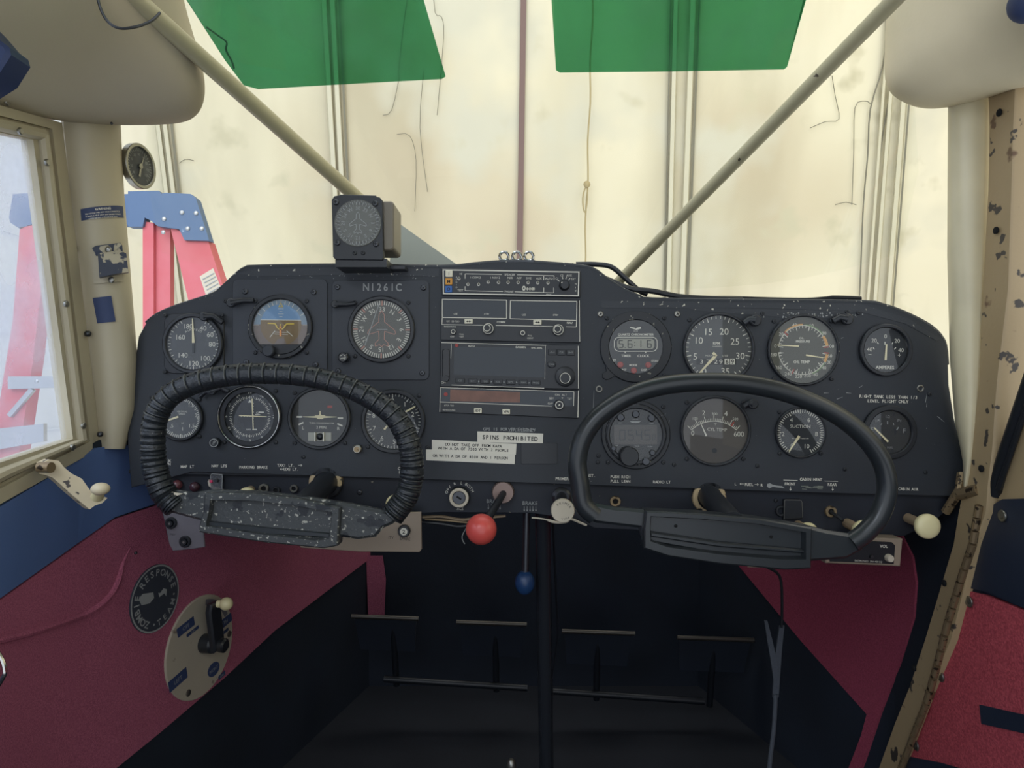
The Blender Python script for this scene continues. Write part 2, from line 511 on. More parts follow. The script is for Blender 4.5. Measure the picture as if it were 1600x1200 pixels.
def wall_strip(b, x0, y0, x1, y1, wd, off, th, shape='box'):
    """raised rib on the hangar wall along a picture line"""
    ext0 = -900; ext1 = 1300
    sl = (x1 - x0) / (y1 - y0)
    prof = [(-.5, 0), (-.32, 1), (.32, 1), (.5, 0)] if shape == 'rib' else [(-.5, 0), (-.5, 1), (.5, 1), (.5, 0)]
    rings = []
    for py in (ext0, -300, 0, 200, 400, ext1):
        px = x0 + sl * (py - y0)
        rings.append([wallpt(px + wd * f, py, off + th * g) for f, g in prof])
    b.stack(rings)
def rib(name, parts, label):
    b = MB()
    for (x0, y0, x1, y1, wd, off, th, mi) in parts:
        b.mi = mi; wall_strip(b, x0, y0, x1, y1, wd, off, th, 'rib' if mi == 0 else 'box')
    struct(b, name, [m_rib, m_rib_shadow, m_rib_dark], label)
rib('trim_1', [(222, 0, 272, 400, 9, 20, 30, 0), (233, 0, 283, 400, 9, 20, 40, 0), (246, 0, 291, 400, 4, 22, 20, 1)], 'seam rib of the hangar curtain beside the step ladder')
rib('trim_2', [(506, 0, 529, 400, 10, 20, 32, 0), (519, 0, 540, 400, 10, 20, 32, 0), (530, 0, 549, 400, 3.5, 22, 18, 1)], 'seam rib of the hangar curtain above the panel-top compass')
rib('trim_3', [(818, 0, 812, 400, 9, 24, 16, 2)], 'narrow mauve seam of the hangar curtain in the middle')
rib('trim_4', [(1056, 0, 1046, 400, 9, 20, 36, 0), (1083, 0, 1068, 400, 11, 20, 36, 0), (1093, 0, 1077, 400, 3, 22, 14, 1), (1048, 0, 1039, 400, 2, 22, 14, 1)], 'double seam rib of the hangar curtain under the right green visor')
rib('trim_5', [(1391, 0, 1357, 460, 6, 20, 30, 0), (1403, 0, 1368, 460, 8, 20, 34, 0), (1424, 0, 1389, 460, 10, 20, 34, 0), (1433, 0, 1397, 460, 3, 22, 12, 1)], 'seam ribs of the hangar curtain left of the right windshield post')

b = MB()                                   # draw cord with a knot
rope = []
for py in range(-200, 560, 20):
    px = 926 - 0.03 * py + (1.2 * sin(py * .05))
    rope.append(wallpt(px, py, 60))
b.tube(rope, 5.5, 6)
b.ball(wallpt(917, 288, 66), 24, 12)
b.tube(smooth_path([wallpt(916, 290, 66), wallpt(911, 305, 70), wallpt(911, 322, 70), wallpt(914, 332, 66), wallpt(917, 320, 70), wallpt(918, 305, 70), wallpt(917, 292, 66)], 4), 5, 6)
tag(b.build('cord', mat('cord', (168, 152, 112), .8), world=True), 'thin knotted cord hanging in front of the cream hangar curtain', 'cord')

# wrinkle lines of the curtain, their shade drawn as grey tubes
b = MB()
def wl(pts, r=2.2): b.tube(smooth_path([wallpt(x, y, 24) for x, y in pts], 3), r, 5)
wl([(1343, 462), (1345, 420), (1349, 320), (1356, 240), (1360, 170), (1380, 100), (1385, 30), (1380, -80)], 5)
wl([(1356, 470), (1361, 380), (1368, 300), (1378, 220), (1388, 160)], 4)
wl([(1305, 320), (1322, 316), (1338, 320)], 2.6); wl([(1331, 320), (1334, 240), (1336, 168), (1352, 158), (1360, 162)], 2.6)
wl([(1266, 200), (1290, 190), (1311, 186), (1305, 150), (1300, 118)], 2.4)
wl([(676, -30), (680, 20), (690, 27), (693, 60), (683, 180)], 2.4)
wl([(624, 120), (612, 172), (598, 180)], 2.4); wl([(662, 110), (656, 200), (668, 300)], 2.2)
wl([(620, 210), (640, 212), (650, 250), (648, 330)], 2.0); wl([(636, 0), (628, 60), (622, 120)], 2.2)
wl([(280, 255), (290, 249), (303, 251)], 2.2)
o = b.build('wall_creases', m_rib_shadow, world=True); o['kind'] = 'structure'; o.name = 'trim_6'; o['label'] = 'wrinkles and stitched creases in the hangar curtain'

b = MB()
b.add([(-3000, -2500, -1600), (-3000, 7000, -1600), (-3000, 7000, 4200), (-3000, -2500, 4200)], [(0, 3, 2, 1)])
for z in (-900, -300, 300, 900, 1500): b.box(-3000, -2990, -2500, 7000, z, z + 12)
for y in range(-2200, 7000, 900): b.box(-3000, -2985, y, y + 16, -1600, 4200)
struct(b, 'wall_left', m_wall_left, 'pale hangar side wall beyond the left door window')
b = MB()
b.add([(4300, -2500, -1600), (4300, 7000, -1600), (4300, 7000, 4200), (4300, -2500, 4200)], [(0, 1, 2, 3)])
struct(b, 'wall_right', m_wall_right, 'cream hangar side wall beyond the right door window')

# ---- step ladder outside on the left
LY = 2500
def lp(px, py, Y): return pp(px, py, Y)
def slab(b, pts, Y0, Y1, y_of=None):
    """outline given in picture positions at distance Y0, with real thickness back to Y1"""
    P = [pp(x, y, Y0) for x, y in pts]
    b.stack([P, [(p[0], Y1, p[2]) for p in P]])
    return b
ladder = thing('step_ladder', 'red fibreglass step ladder with blue plastic top standing outside on the left', 'ladder', at=lp(170, 1100, LY))
b = MB()
slab(b, [(200, 299), (248, 298), (252, 303), (258, 301), (298, 303), (306, 310), (327, 376), (288, 375), (280, 358), (258, 355), (246, 353), (236, 345), (226, 340), (223, 354), (200, 354)], LY - 10, LY + 30)
b.build('top_cap', m_ladder_blue, ladder, world=True, sharp=30)
b = MB(); slab(b, [(20, 303), (56, 301), (64, 310), (200, 303), (204, 352), (70, 345), (44, 352), (32, 358), (16, 348), (14, 340)], LY + 60, LY + 100)
b.build('top_cap', m_ladder_blue, ladder, world=True)
for pts, y0, th in (([(223, 346), (240, 348), (240, 1300), (224, 1300)], LY + 4, 60), ([(240, 352), (266, 355), (266, 1300), (240, 1300)], LY + 20, 30),
                ([(266, 355), (325, 376), (372, 520), (560, 1300), (500, 1300)], LY + 4, 60),
                ([(31, 355), (65, 350), (70, 400), (52, 560), (-60, 1300), (-110, 1300), (20, 500)], LY + 60, 60)):
    b = MB(); slab(b, pts, y0, y0 + th); b.build('rail', m_ladder_red, ladder, world=True)
b = MB()
slab(b, [(12, 588), (122, 588), (122, 605), (12, 608)], LY + 40, LY + 60)
b.build('step', m_alu, ladder, world=True)
b = MB(); slab(b, [(52, 610), (46, 606), (10, 648), (16, 652)], LY + 44, LY + 60); b.build('brace', m_alu, ladder, world=True)
b = MB(); slab(b, [(-60, 676), (68, 662), (68, 690), (-60, 712)], LY + 30, LY + 50); b.build('step', m_alu, ladder, world=True)
for x, y in ((256, 342), (284, 332), (306, 333), (293, 357), (315, 357), (255, 363), (57, 596)):
    b = MB(); b.ball(pp(x, y, LY - 12), 8, 12, sy=.5); b.build('bolt', m_alu, ladder, world=True)
b = MB(); slab(b, [(312, 432), (333, 419), (346, 452), (322, 462)], LY + 2, LY + 4)
st = b.build('warning_sticker', m_sticker, ladder, world=True)
b = MB()
for k in range(5):
    x0, y0 = 316 + k * 2.2, 436 + k * 5.4
    slab(b, [(x0, y0), (x0 + 18, y0 - 10), (x0 + 18.6, y0 - 8.6), (x0 + .6, y0 + 1.4)], LY, LY + 2)
b.build('lettering', m_ink_dim, st, world=True)

# ================================================================ cabin shell
XL, XR = -640.0, 700.0
def leftwall(px, py, off=0):
    if px < 800 + XL * F / 1050:
        X = XL + off; Y = X * F / (px - 800)
    else:
        q = (px - 800) / F; Y = (XL + off - 0.25 * 1050) / (q - 0.25)
    return pp(px, py, Y)
def rightwall(px, py, off=0):
    if px > 800 + XR * F / 1300:
        X = XR - off; Y = X * F / (px - 800)
    else:
        q = (px - 800) / F; Y = (XR - off + 0.25 * 1300) / (q + 0.25)
    return pp(px, py, Y)
BL, BR = 800 + XL * F / 1050, 800 + XR * F / 1300
def surfpoly(b, pts, fn, off, th, cut):
    """a sheet lying on a cabin side, traced by its outline, with thickness th"""
    bm = bmesh.new()
    f = bm.faces.new([bm.verts.new((x, -y, 0)) for x, y in pts])
    bmesh.ops.triangulate(bm, faces=[f])
    bmesh.ops.bisect_plane(bm, geom=bm.verts[:] + bm.edges[:] + bm.faces[:], plane_co=(cut, 0, 0), plane_no=(1, 0, 0))
    bm.normal_update()
    bm.verts.index_update()
    n = len(bm.verts)
    top = [fn(v.co.x, -v.co.y, off + th) for v in bm.verts]
    bot = []
    sgn = -1 if fn is leftwall else 1
    for t in top: bot.append((t[0] + sgn * th, t[1], t[2]))
    fs = []
    for f in bm.faces:
        idx = [v.index for v in f.verts]
        fs.append(tuple(idx)); fs.append(tuple(n + i for i in reversed(idx)))
    for e in bm.edges:
        if len(e.link_faces) == 1:
            a, c = e.verts[0].index, e.verts[1].index
            fs.append((a, c, n + c, n + a))
    bm.free()
    b.add(top + bot, fs)
    return b

FLOORZ = -850
# floor, firewall, side walls
b = MB(); b.box(XL - 10, XR + 10, -700, 2010, FLOORZ - 20, FLOORZ)
struct(b, 'floor', m_floor, 'dark cockpit floor')
b = MB(); b.box(-470, 620, 2000, 2030, FLOORZ, 120)
struct(b, 'wall_firewall', m_footwell, 'black firewall at the front of the footwell')
def sidewall(X0, yb, X1, th, zs):
    b = MB()
    for a, c, zt in zs:
        pass
    return b
# left side wall: below the door sill, continuing forward as the footwell side
b = MB()
def quadwall(b, p, q, z0, z1p, z1q, th):
    x0, y0 = p; x1, y1 = q
    vs = [(x0, y0, z0), (x1, y1, z0), (x1, y1, z1q), (x0, y0, z1p), (x0 + th, y0, z0), (x1 + th, y1, z0), (x1 + th, y1, z1q), (x0 + th, y0, z1p)]
    b.add(vs, [(0, 1, 2, 3), (4, 7, 6, 5), (0, 4, 5, 1), (3, 2, 6, 7), (0, 3, 7, 4), (1, 5, 6, 2)])
quadwall(b, (XL, 1050), (-402.5, 2000), FLOORZ, -95, 120, -14)
wall_fl = struct(b, 'wall_footwell_left', m_footwell, 'black side of the footwell on the left')
b = MB()
quadwall(b, (XR, 1300), (525, 2000), FLOORZ, -120, 120, 14)
quadwall(b, (XR, 1060), (XR, 1300), FLOORZ, -190, -120, 14)
wall_fr = struct(b, 'wall_footwell_right', m_footwell, 'black side of the footwell on the right')

# ---- left door: lower skin, navy armrest band, window frame
def ptL(px, py, off=0): return leftwall(px, py, off)
door = MB()
def YZ(b, pts, x0, x1):
    b.stack([[(x0, y, z) for y, z in pts], [(x1, y, z) for y, z in pts]])
YZ(door, [(-600, FLOORZ), (1060, FLOORZ), (1095, -100), (888, -148), (-600, -330)], XL - 20, XL - 2)
o = struct(door, 'door_1', m_navy_flare, 'navy lower skin of the left cabin door')
dl = o
b = MB()
surfpoly(b, [(-260, 1075), (0, 935), (120, 850), (180, 808), (255, 783), (252, 700), (190, 695), (152, 700), (0, 792), (-260, 880)], leftwall, 0, 5, BL)
o = b.build('vinyl_band', m_navy_flare, dl, world=True)
b = MB()
surfpoly(b, [(-260, 1500), (-260, 1078), (0, 938), (120, 853), (180, 811), (255, 786), (300, 800), (480, 830), (590, 850), (578, 873), (430, 985), (350, 1060), (250, 1145), (170, 1210), (90, 1290), (-60, 1480)], leftwall, 0, 4, BL)
carpet = b.build('carpet_lining', m_carpet_flare, wall_fl, world=True)
carpet['label'] = 'red carpet lining, paled by flare put into its colour'
b = MB()
seam = smooth_path([leftwall(x, y, 4) for x, y in ((-100, 1022), (0, 1000), (60, 985), (118, 965))] + [leftwall(x, y, 4) for x, y in ((126, 962), (150, 950), (172, 930), (185, 905), (192, 880), (204, 855))], 4)
b.tube(seam, [5] * (len(seam) - 8) + [4.5, 4, 3.4, 3, 2.4, 2, 1.4, 1, .6][:8], 8)
b.build('seam', m_carpet_flare, carpet, world=True)

# window frame of the left door
def frame_on(Xp, outer, inner, x0, x1):
    b = MB(); n = len(outer)
    f = lambda p, X: (X, p[0], p[1])
    vs = [f(p, x0) for p in outer] + [f(p, x0) for p in inner] + [f(p, x1) for p in outer] + [f(p, x1) for p in inner]
    fs = []
    for i in range(n):
        j = (i + 1) % n
        fs += [(i, j, n + j, n + i), (2 * n + i, 3 * n + i, 3 * n + j, 2 * n + j), (i, 2 * n + i, 2 * n + j, j), (n + i, n + j, 3 * n + j, 3 * n + i)]
    b.add(vs, fs)
    return b
wo = [(1001, 368), (1096, -98), (888, -147), (100, -330), (100, 200)]
wm = [(980, 352), (1068, -86), (888, -128), (130, -300), (130, 186)]
wi = [(948, 326), (1034, -80), (888, -98), (160, -270), (160, 170)]
win1 = frame_on(XL, wo, wm, XL - 16, XL + 6)
win1 = struct(win1, 'window_1', m_cream, 'cream frame of the left door window')
frame_on(XL, wm, wi, XL - 16, XL + 1).build('inner_frame', m_cream, win1, world=True)
b = MB()
mid = [(p[0] * .5 + q[0] * .5, p[1] * .5 + q[1] * .5) for p, q in zip(wm, wi)]
b.tube([(XL + 2, p[0], p[1]) for p in mid] + [(XL + 2, mid[0][0], mid[0][1])], 9, 10)
b.build('glazing_bead', m_cream, win1, world=True)
b = MB(); YZ(b, [(p[0] + (3 if p[0] > 500 else -3), p[1]) for p in wi], XL - 11, XL - 8)
b.build('pane', m_sidewin, win1, world=True)
b = MB()
for px, py in ((72, 254), (102, 475), (129, 665), (112, 699), (9, 160), (82, 181), (30, 205)):
    p = leftwall(px, py, 10); b.T = Matrix.Translation(p) @ Matrix.Rotation(pi / 2, 4, 'Y')
    b.lathe([(4.6, 0), (4.6, 2.5), (3.6, 3.6)], n=16)
b.T = None
b.build('screw', m_steel, win1, world=True)
# upper door rail between window and headliner
b = MB(); YZ(b, [(-600, 225), (100, 225), (1001, 372), (1012, 392), (900, 380), (-600, 300)], XL - 16, XL + 4)
struct(b, 'trim_7', m_cream, 'cream rail over the left door window')

# ---- posts
def loft(b, rows, n, bulge, thick, X_out):
    """rows: (py, px_back, Y_back, px_front, Y_front)"""
    front = []; back = []
    for py, pa, Ya, pb, Yb in rows:
        A_ = Vector(pp(pa, py, Ya)); B_ = Vector(pp(pb, py, Yb)); r = []; k = []
        nrm = Vector((X_out, -0.9, 0)).normalized()
        for i in range(n + 1):
            t = i / n; p = A_.lerp(B_, t) + nrm * (bulge * (1 - abs(2 * t - 1) ** 2.6))
            r.append(p); 
        front.append(r)
        back.append([A_.lerp(B_, 1 - i / n) - nrm * thick + Vector((0, 0, 0)) for i in range(n + 1)])
    rings = [[tuple(v) for v in f] + [tuple(v) for v in g] for f, g in zip(front, back)]
    b.stack(rings)
b = MB()
loft(b, [(150, 96, 1000, 186, 1082), (200, 100, 1006, 189, 1086), (300, 110, 1020, 194, 1090), (450, 128, 1052, 206, 1104), (560, 138, 1072, 215, 1118), (640, 144, 1086, 214, 1128), (700, 150, 1096, 196, 1128)], 14, 26, 10, 1)
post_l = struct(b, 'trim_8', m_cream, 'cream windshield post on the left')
b = MB()
for px, py, r in ((117, 390, 4.5), (139, 522, 5), (158, 678, 4.5), (90, 205, 5), (176, 196, 2)):
    p = pp(px, py, 1018 + (py - 200) * .14); b.ball((p[0] + 3, p[1] - 8, p[2]), r, 12)
b.build('screw', m_steel_dark, post_l, world=True)
b = MB()
loft(b, [(110, 1548, 1035, 1478, 1058), (170, 1547, 1035, 1481, 1060), (400, 1540, 1040, 1480, 1070), (560, 1535, 1048, 1484, 1090), (660, 1528, 1055, 1492, 1100), (720, 1522, 1064, 1505, 1104), (768, 1512, 1075, 1510, 1100)], 14, 18, 10, -1)
post_r = struct(b, 'trim_9', m_cream_lit, 'glossy cream windshield post on the right')
# tan door post with the piano hinge on the right
b = MB()
post = [(120, 1545, 1592), (200, 1548, 1588), (300, 1546, 1585), (450, 1538, 1580), (600, 1532, 1562), (700, 1520, 1555), (760, 1508, 1548), (800, 1500, 1545), (850, 1492, 1527), (930, 1468, 1508), (1000, 1447, 1490), (1070, 1424, 1460), (1130, 1400, 1437), (1200, 1375, 1410), (1260, 1355, 1390)]
fr = []
for py, a, c in post:
    p, q = pp(a, py, 690 * F / (a - 800)), pp(c, py, 690 * F / (c - 800))
    fr.append([p, (p[0] - 3, p[1] - 2, p[2]), (q[0] - 3, q[1] + 2, q[2]), q, (q[0] + 34, q[1], q[2]), (p[0] + 34, p[1], p[2])])
b.stack(fr)
post_d = struct(b, 'trim_10', m_tan, 'tan chipped door post with hinge on the right')
b = MB()
hp = [(790, 1530), (850, 1520), (910, 1500), (970, 1482), (1040, 1464), (1100, 1447), (1150, 1427), (1200, 1408), (1250, 1388)]
for i in range(len(hp) - 1):
    for k in range(3):
        t0, t1 = k / 3, (k + .86) / 3
        A_ = Vector((hp[i][1], hp[i][0])).lerp(Vector((hp[i + 1][1], hp[i + 1][0])), t0); B_ = Vector((hp[i][1], hp[i][0])).lerp(Vector((hp[i + 1][1], hp[i + 1][0])), t1)
        b.tube([pp(A_.x, A_.y, 683 * F / (A_.x - 800)), pp(B_.x, B_.y, 683 * F / (B_.x - 800))], 5.5, 10)
b.build('piano_hinge', m_brass, post_d, world=True)
b = MB()
for px, py in ((1561, 176), (1556, 360), (1533, 732), (1475, 911), (1428, 1044)):
    p = pp(px, py, 684 * F / (px - 800)); b.ball((p[0], p[1], p[2]), 5.5, 12, sx=.5)
b.build('rivet', m_dark, post_d, world=True)
b = MB()       # scruffy joint where the post meets the sill
b.tube([pp(1498, 772, 1085), pp(1530, 765, 1050)], 9, 10); b.tube([pp(1478, 800, 1110), pp(1500, 765, 1085), pp(1503, 740, 1095)], 7, 8)
b.build('joint_bracket', m_brass, post_d, world=True)

# ---- right door
def rd(px, py): 
    Y = (XR + 4) * F / (px - 800); return (Y, (600 - py) * Y / F)
b = MB()
YZ(b, [rd(1548, 782), rd(1528, 850), rd(1497, 918), rd(1410, 1200), (1330, FLOORZ), (-600, FLOORZ), (-600, -200), rd(1620, 776)], XR + 4, XR + 24)
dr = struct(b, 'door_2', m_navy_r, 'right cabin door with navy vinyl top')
b = MB()
def rdo(px, py, off): 
    X = XR - off; Y = X * F / (px - 800); return (Y, (600 - py) * Y / F)
pts = [(1546, 792), (1566, 780), (1700, 776), (1700, 980), (1600, 950), (1540, 925), (1500, 915), (1524, 850)]
YZ(b, [rdo(x, y, 4) for x, y in pts], XR - 4, XR + 4)
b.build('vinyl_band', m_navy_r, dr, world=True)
b = MB()
pts = [(1499, 920), (1540, 930), (1600, 954), (1800, 1010), (1800, 1500), (1350, 1330), (1410, 1200), (1449, 1098), (1470, 1040)]
YZ(b, [rdo(x, y, 3) for x, y in pts], XR - 3, XR + 4)
cp = b.build('carpet_panel', mat('red_carpet_right', (216, 100, 110), 0.95, bump=(900, 1.0, 0.002), var=(420, (176, 74, 84)), spec=0.1), dr, world=True)
b = MB()
YZ(b, [rdo(x, y, 5) for x, y in ((1530, 1101), (1600, 1117), (1700, 1140), (1700, 1178), (1600, 1146), (1533, 1131))], XR - 5, XR - 2)
b.build('map_pocket_slot', m_navy_r, dr, world=True)
b = MB()
YZ(b, [rdo(x, y, 5) for x, y in ((1408, 1180), (1470, 1192), (1600, 1230), (1600, 1290), (1390, 1240))], XR - 5, XR - 2)
b.build('kick_strip', m_navy_r, dr, world=True)
for px, py in ((1567, 806), (1515, 940), (1471, 1057), (1432, 1165)):
    p = pp(px, py, (XR - 5) * F / (px - 800)); b = MB(); b.T = Matrix.Translation(p) @ Matrix.Rotation(-pi / 2, 4, 'Y')
    b.ring(3.6, 8.5, 0, 2.4, n=20); b.lathe([(4, 0), (4, 2.6), (2.4, 3.4)], n=14); b.build('screw', m_steel, dr, world=True)
b = MB()       # tan sill above the vinyl, and the black window seal running up
YZ(b, [rdo(x, y, 0) for x, y in ((1556, 782), (1566, 770), (1600, 640), (1700, 600), (1700, 782))], XR, XR + 16)
b.build('sill', m_tan, dr, world=True)
b = MB()
b.tube([pp(1553, 772, 700 * F / 753), pp(1576, 700, 700 * F / 776), pp(1606, 612, 700 * F / 806), pp(1650, 480, 700 * F / 850)], 11, 12)
b.tube([pp(1560, 764, 694 * F / 760), pp(1582, 700, 694 * F / 782), pp(1612, 612, 694 * F / 812)], 4, 8)
b.build('window_seal', m_black, dr, world=True)
b = MB(); b.tube([pp(1549, 779, 1030), pp(1552, 764, 1028)], 1.6, 6); b.ball(pp(1552, 762, 1028), 2.4, 8)
b.build('sill_pin', m_chrome, dr, world=True)

# ---- footwell carpet right
b = MB()
surfpoly(b, [(1154, 884), (1160, 840), (1300, 800), (1405, 830), (1425, 870), (1431, 910), (1427, 965), (1404, 1040), (1375, 1115), (1350, 1190), (1330, 1240), (1322, 1210), (1345, 1150), (1354, 1116), (1250, 1000)], rightwall, 0, 4, BR)
b.build('carpet_lining', mat('red_carpet_shaded', (176, 82, 104), 0.95, bump=(1100, 1.0, 0.002), var=(500, (150, 68, 88)), spec=0.1), wall_fr, world=True)['label'] = 'red carpet lining'  # darker carpet copy, footwell shade put into the colour
b = MB()
b.stack([[pp(572, 868, 1980), pp(598, 868, 1980), pp(603, 905, 1980), pp(600, 980, 1980), pp(576, 980, 1980)], [pp(572, 868, 1992), pp(598, 868, 1992), pp(603, 905, 1992), pp(600, 980, 1992), pp(576, 980, 1992)]])
tag(b.build('carpet_strip', m_carpet_flare, None, world=True), 'narrow dim red carpet strip on the firewall left of the pedals', 'carpet')

# ---- padded wing root fairings and headliner
def cage(name, rows, m, label, sub=3):
    b = MB(); n = len(rows[0])
    vs = [pp(*p) for r in rows for p in r]
    fs = [(j * n + i, j * n + i + 1, (j + 1) * n + i + 1, (j + 1) * n + i) for j in range(len(rows) - 1) for i in range(n - 1)]
    b.add(vs, fs)
    o = struct(b, name, m, label, sharp=180)
    md = o.modifiers.new('s', 'SUBSURF'); md.levels = sub; md.render_levels = sub
    md = o.modifiers.new('t', 'SOLIDIFY'); md.thickness = 0.004; md.offset = 0
    return o
rowsL = [
 [(-500, -420, 560), (-200, -420, 640), (100, -420, 760), (200, -420, 850), (238, -420, 900), (236, -420, 980), (190, -420, 1080)],
 [(-400, -160, 600), (-60, -160, 700), (140, -160, 820), (235, -160, 890), (262, -160, 950), (258, -160, 1030), (200, -160, 1120)],
 [(-400, 0, 620), (0, 0, 760), (160, 0, 860), (262, 0, 930), (284, 0, 985), (278, 0, 1060), (210, 0, 1160)],
 [(-400, 80, 640), (0, 80, 800), (160, 80, 900), (280, 80, 955), (312, 78, 1005), (306, 78, 1080), (230, 78, 1180)],
 [(-400, 80, 640), (0, 130, 840), (130, 150, 950), (285, 140, 980), (325, 135, 1020), (320, 135, 1090), (250, 135, 1190)],
 [(-400, 90, 650), (0, 155, 872), (100, 184, 985), (255, 188, 1010), (318, 180, 1040), (312, 172, 1100), (240, 170, 1190)],
 [(-400, 92, 655), (0, 159, 880), (95, 191, 1000), (200, 196, 1070), (290, 194, 1070), (285, 186, 1120), (230, 184, 1190)],
 [(-400, 92, 655), (0, 160, 884), (92, 190, 1012), (190, 190, 1100), (260, 188, 1120), (265, 184, 1140), (225, 180, 1190)]]
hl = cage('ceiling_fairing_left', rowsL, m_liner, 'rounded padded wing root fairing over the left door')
rowsR = [
 [(2000, -420, 600), (1800, -420, 700), (1600, -420, 800), (1480, -420, 860), (1400, -420, 920), (1396, -420, 1000), (1430, -420, 1090)],
 [(2000, -160, 640), (1760, -160, 740), (1580, -160, 840), (1470, -160, 900), (1388, -160, 950), (1384, -160, 1030), (1420, -160, 1120)],
 [(2000, -20, 680), (1740, -20, 780), (1570, -20, 880), (1465, -20, 930), (1390, -20, 980), (1386, -20, 1050), (1420, -20, 1130)],
 [(2000, 50, 700), (1730, 50, 810), (1565, 60, 910), (1460, 70, 950), (1386, 70, 1000), (1382, 70, 1070), (1420, 70, 1140)],
 [(2000, 70, 720), (1720, 80, 840), (1570, 110, 940), (1460, 130, 975), (1382, 128, 1015), (1380, 128, 1080), (1420, 128, 1150)],
 [(2000, 80, 730), (1710, 96, 860), (1570, 132, 965), (1470, 164, 1005), (1396, 156, 1030), (1398, 148, 1080), (1420, 146, 1150)],
 [(2000, 82, 735), (1705, 102, 870), (1560, 144, 1000), (1480, 168, 1050), (1436, 170, 1070), (1430, 160, 1110), (1430, 156, 1150)],
 [(2000, 84, 740), (1700, 104, 880), (1556, 146, 1020), (1490, 166, 1090), (1445, 166, 1110), (1440, 160, 1130), (1436, 158, 1150)]]
cage('ceiling_fairing_right', rowsR, m_liner_lit, 'rounded padded wing root fairing over the right door')
b = MB()
b.tube(smooth_path([pp(150, -20, 845), pp(156, 10, 850), pp(168, 33, 858), pp(186, 44, 866), pp(212, 42, 876), pp(236, 33, 888), pp(250, 20, 898)], 4), 1.8, 8)
o = b.build('cutout_edge', m_steel_dark, None, world=True); o['kind'] = 'structure'; o.name = 'trim_11'; o['label'] = 'curved seam of the fabric patch where the brace leaves the fairing'
b = MB()
b.box(-640, 700, -150, 560, 700, 716)
b.add([(-640, 560, 700), (700, 560, 700), (700, 770, 585), (-640, 770, 585), (-640, 560, 716), (700, 560, 716), (700, 780, 600), (-640, 780, 600)], [(0, 3, 2, 1), (4, 5, 6, 7), (0, 1, 5, 4), (2, 3, 7, 6), (0, 4, 7, 3), (1, 2, 6, 5)])
struct(b, 'ceiling', m_liner, 'cabin headliner overhead')
b = MB(); b.box(XL - 20, XL, -150, 100, 225, 700); b.box(XR, XR + 20, -150, 300, -200, 700); b.box(XL - 20, XL, 100, 760, 290, 700); b.box(XR, XR + 20, 300, 800, 310, 700)
struct(b, 'wall_cabin_rear_sides', m_liner, 'cabin sides behind the doors')
# front edge of the roof over the windshield
# ---- windshield
b = MB()
rows = []
for zz, Yc, half in ((205, 1560, 560), (330, 1420, 580), (480, 1230, 560), (620, 1020, 500), (716, 860, 460)):
    r = []
    for i in range(17):
        a = (i / 16) * 2 - 1
        X = 30 + half * sin(a * pi / 2) * 1.03; Y = Yc - (Yc - 1060) * (abs(a) ** 3.2) * .9 if Yc > 1060 else Yc + 60 * abs(a) ** 3
        r.append((X, Y, zz))
    rows.append(r)
b.stack(rows, False, False, closed=False)
ws = struct(b, 'window_2', m_windshield, 'clear windshield', sharp=180)

# sun visors of green acrylic hung under the roof edge
def visor(pts, Y0, Y1, ytop, ybot, label):
    t = thing('sun_visor', label, 'sun visor', at=pp(*pts[-1], (Y0 + Y1) / 2), group=None)
    P = []
    for x, y in pts:
        k = (y - ytop) / (ybot - ytop); P.append(pp(x, y, Y0 + (Y1 - Y0) * k))
    b = MB(); b.stack([P, [(p[0], p[1] + 3, p[2]) for p in P]])
    b.build('tinted_sheet', m_green, t, world=True, smooth=False)
    b = MB()
    for x in (pts[0][0] * .7 + pts[1][0] * .3, pts[0][0] * .3 + pts[1][0] * .7):
        p = pp(x, pts[0][1], Y0); b = MB()
        b.tube([(p[0], p[1], p[2] - 20), (p[0], p[1] - 8, p[2] + 30)], 7, 10)
        b.build('pivot', m_steel, t, world=True)
    return t
v1 = visor([(120, -200), (655, -200), (660, -20), (662, 0), (696, 118), (690, 122), (560, 129), (402, 138), (380, 132), (352, 95), (292, 0), (240, -80)][0:12], 760, 960, -200, 138, 'green tinted acrylic sun visor left of the centre, with a slanted outer edge')
v2 = visor([(858, -200), (1316, -200), (1256, 0), (1230, 104), (1226, 107), (1050, 110), (875, 112), (869, 108), (862, 0)], 760, 960, -200, 138, 'green tinted acrylic sun visor right of the centre')
b = MB()
b.tube(smooth_path([pp(322, 42, 905), pp(340, 55, 915), pp(354, 66, 925), pp(353, 78, 930), pp(362, 95, 940), pp(366, 108, 945)], 4), 1.3, 6)
b.build('torn_film_edge', m_black, v1, world=True)

# diagonal brace tubes
def brace(p0, p1, r, label):
    t = thing('windshield_brace', label, 'brace', at=p1)
    A_, B_ = Vector(p0), Vector(p1); d = B_ - A_
    b = MB(); b.tube([tuple(A_ - d * .18), tuple(A_), tuple(A_.lerp(B_, .5)), tuple(B_)], r, 20)
    b.build('tube', m_tube, t, world=True)
    b = MB(); b.lathe([(r * 1.6, 0), (r * 1.6, 3), (r * 1.2, 6)], n=20)
    b.T = None
    for i, v in enumerate(b.v): b.v[i] = (v[0] + B_.x, v[1] + B_.y, v[2] + B_.z)
    b.build('base_flange', m_steel_dark, t, world=True)
brace(pp(213, 0, 900), (-96, 1640, 196), 12.2, 'cream painted brace tube slanting down from the upper left to the panel top')
brace(pp(1397, 0, 900), (206, 1640, 196), 10.6, 'cream painted brace tube slanting down from the upper right to the panel top')
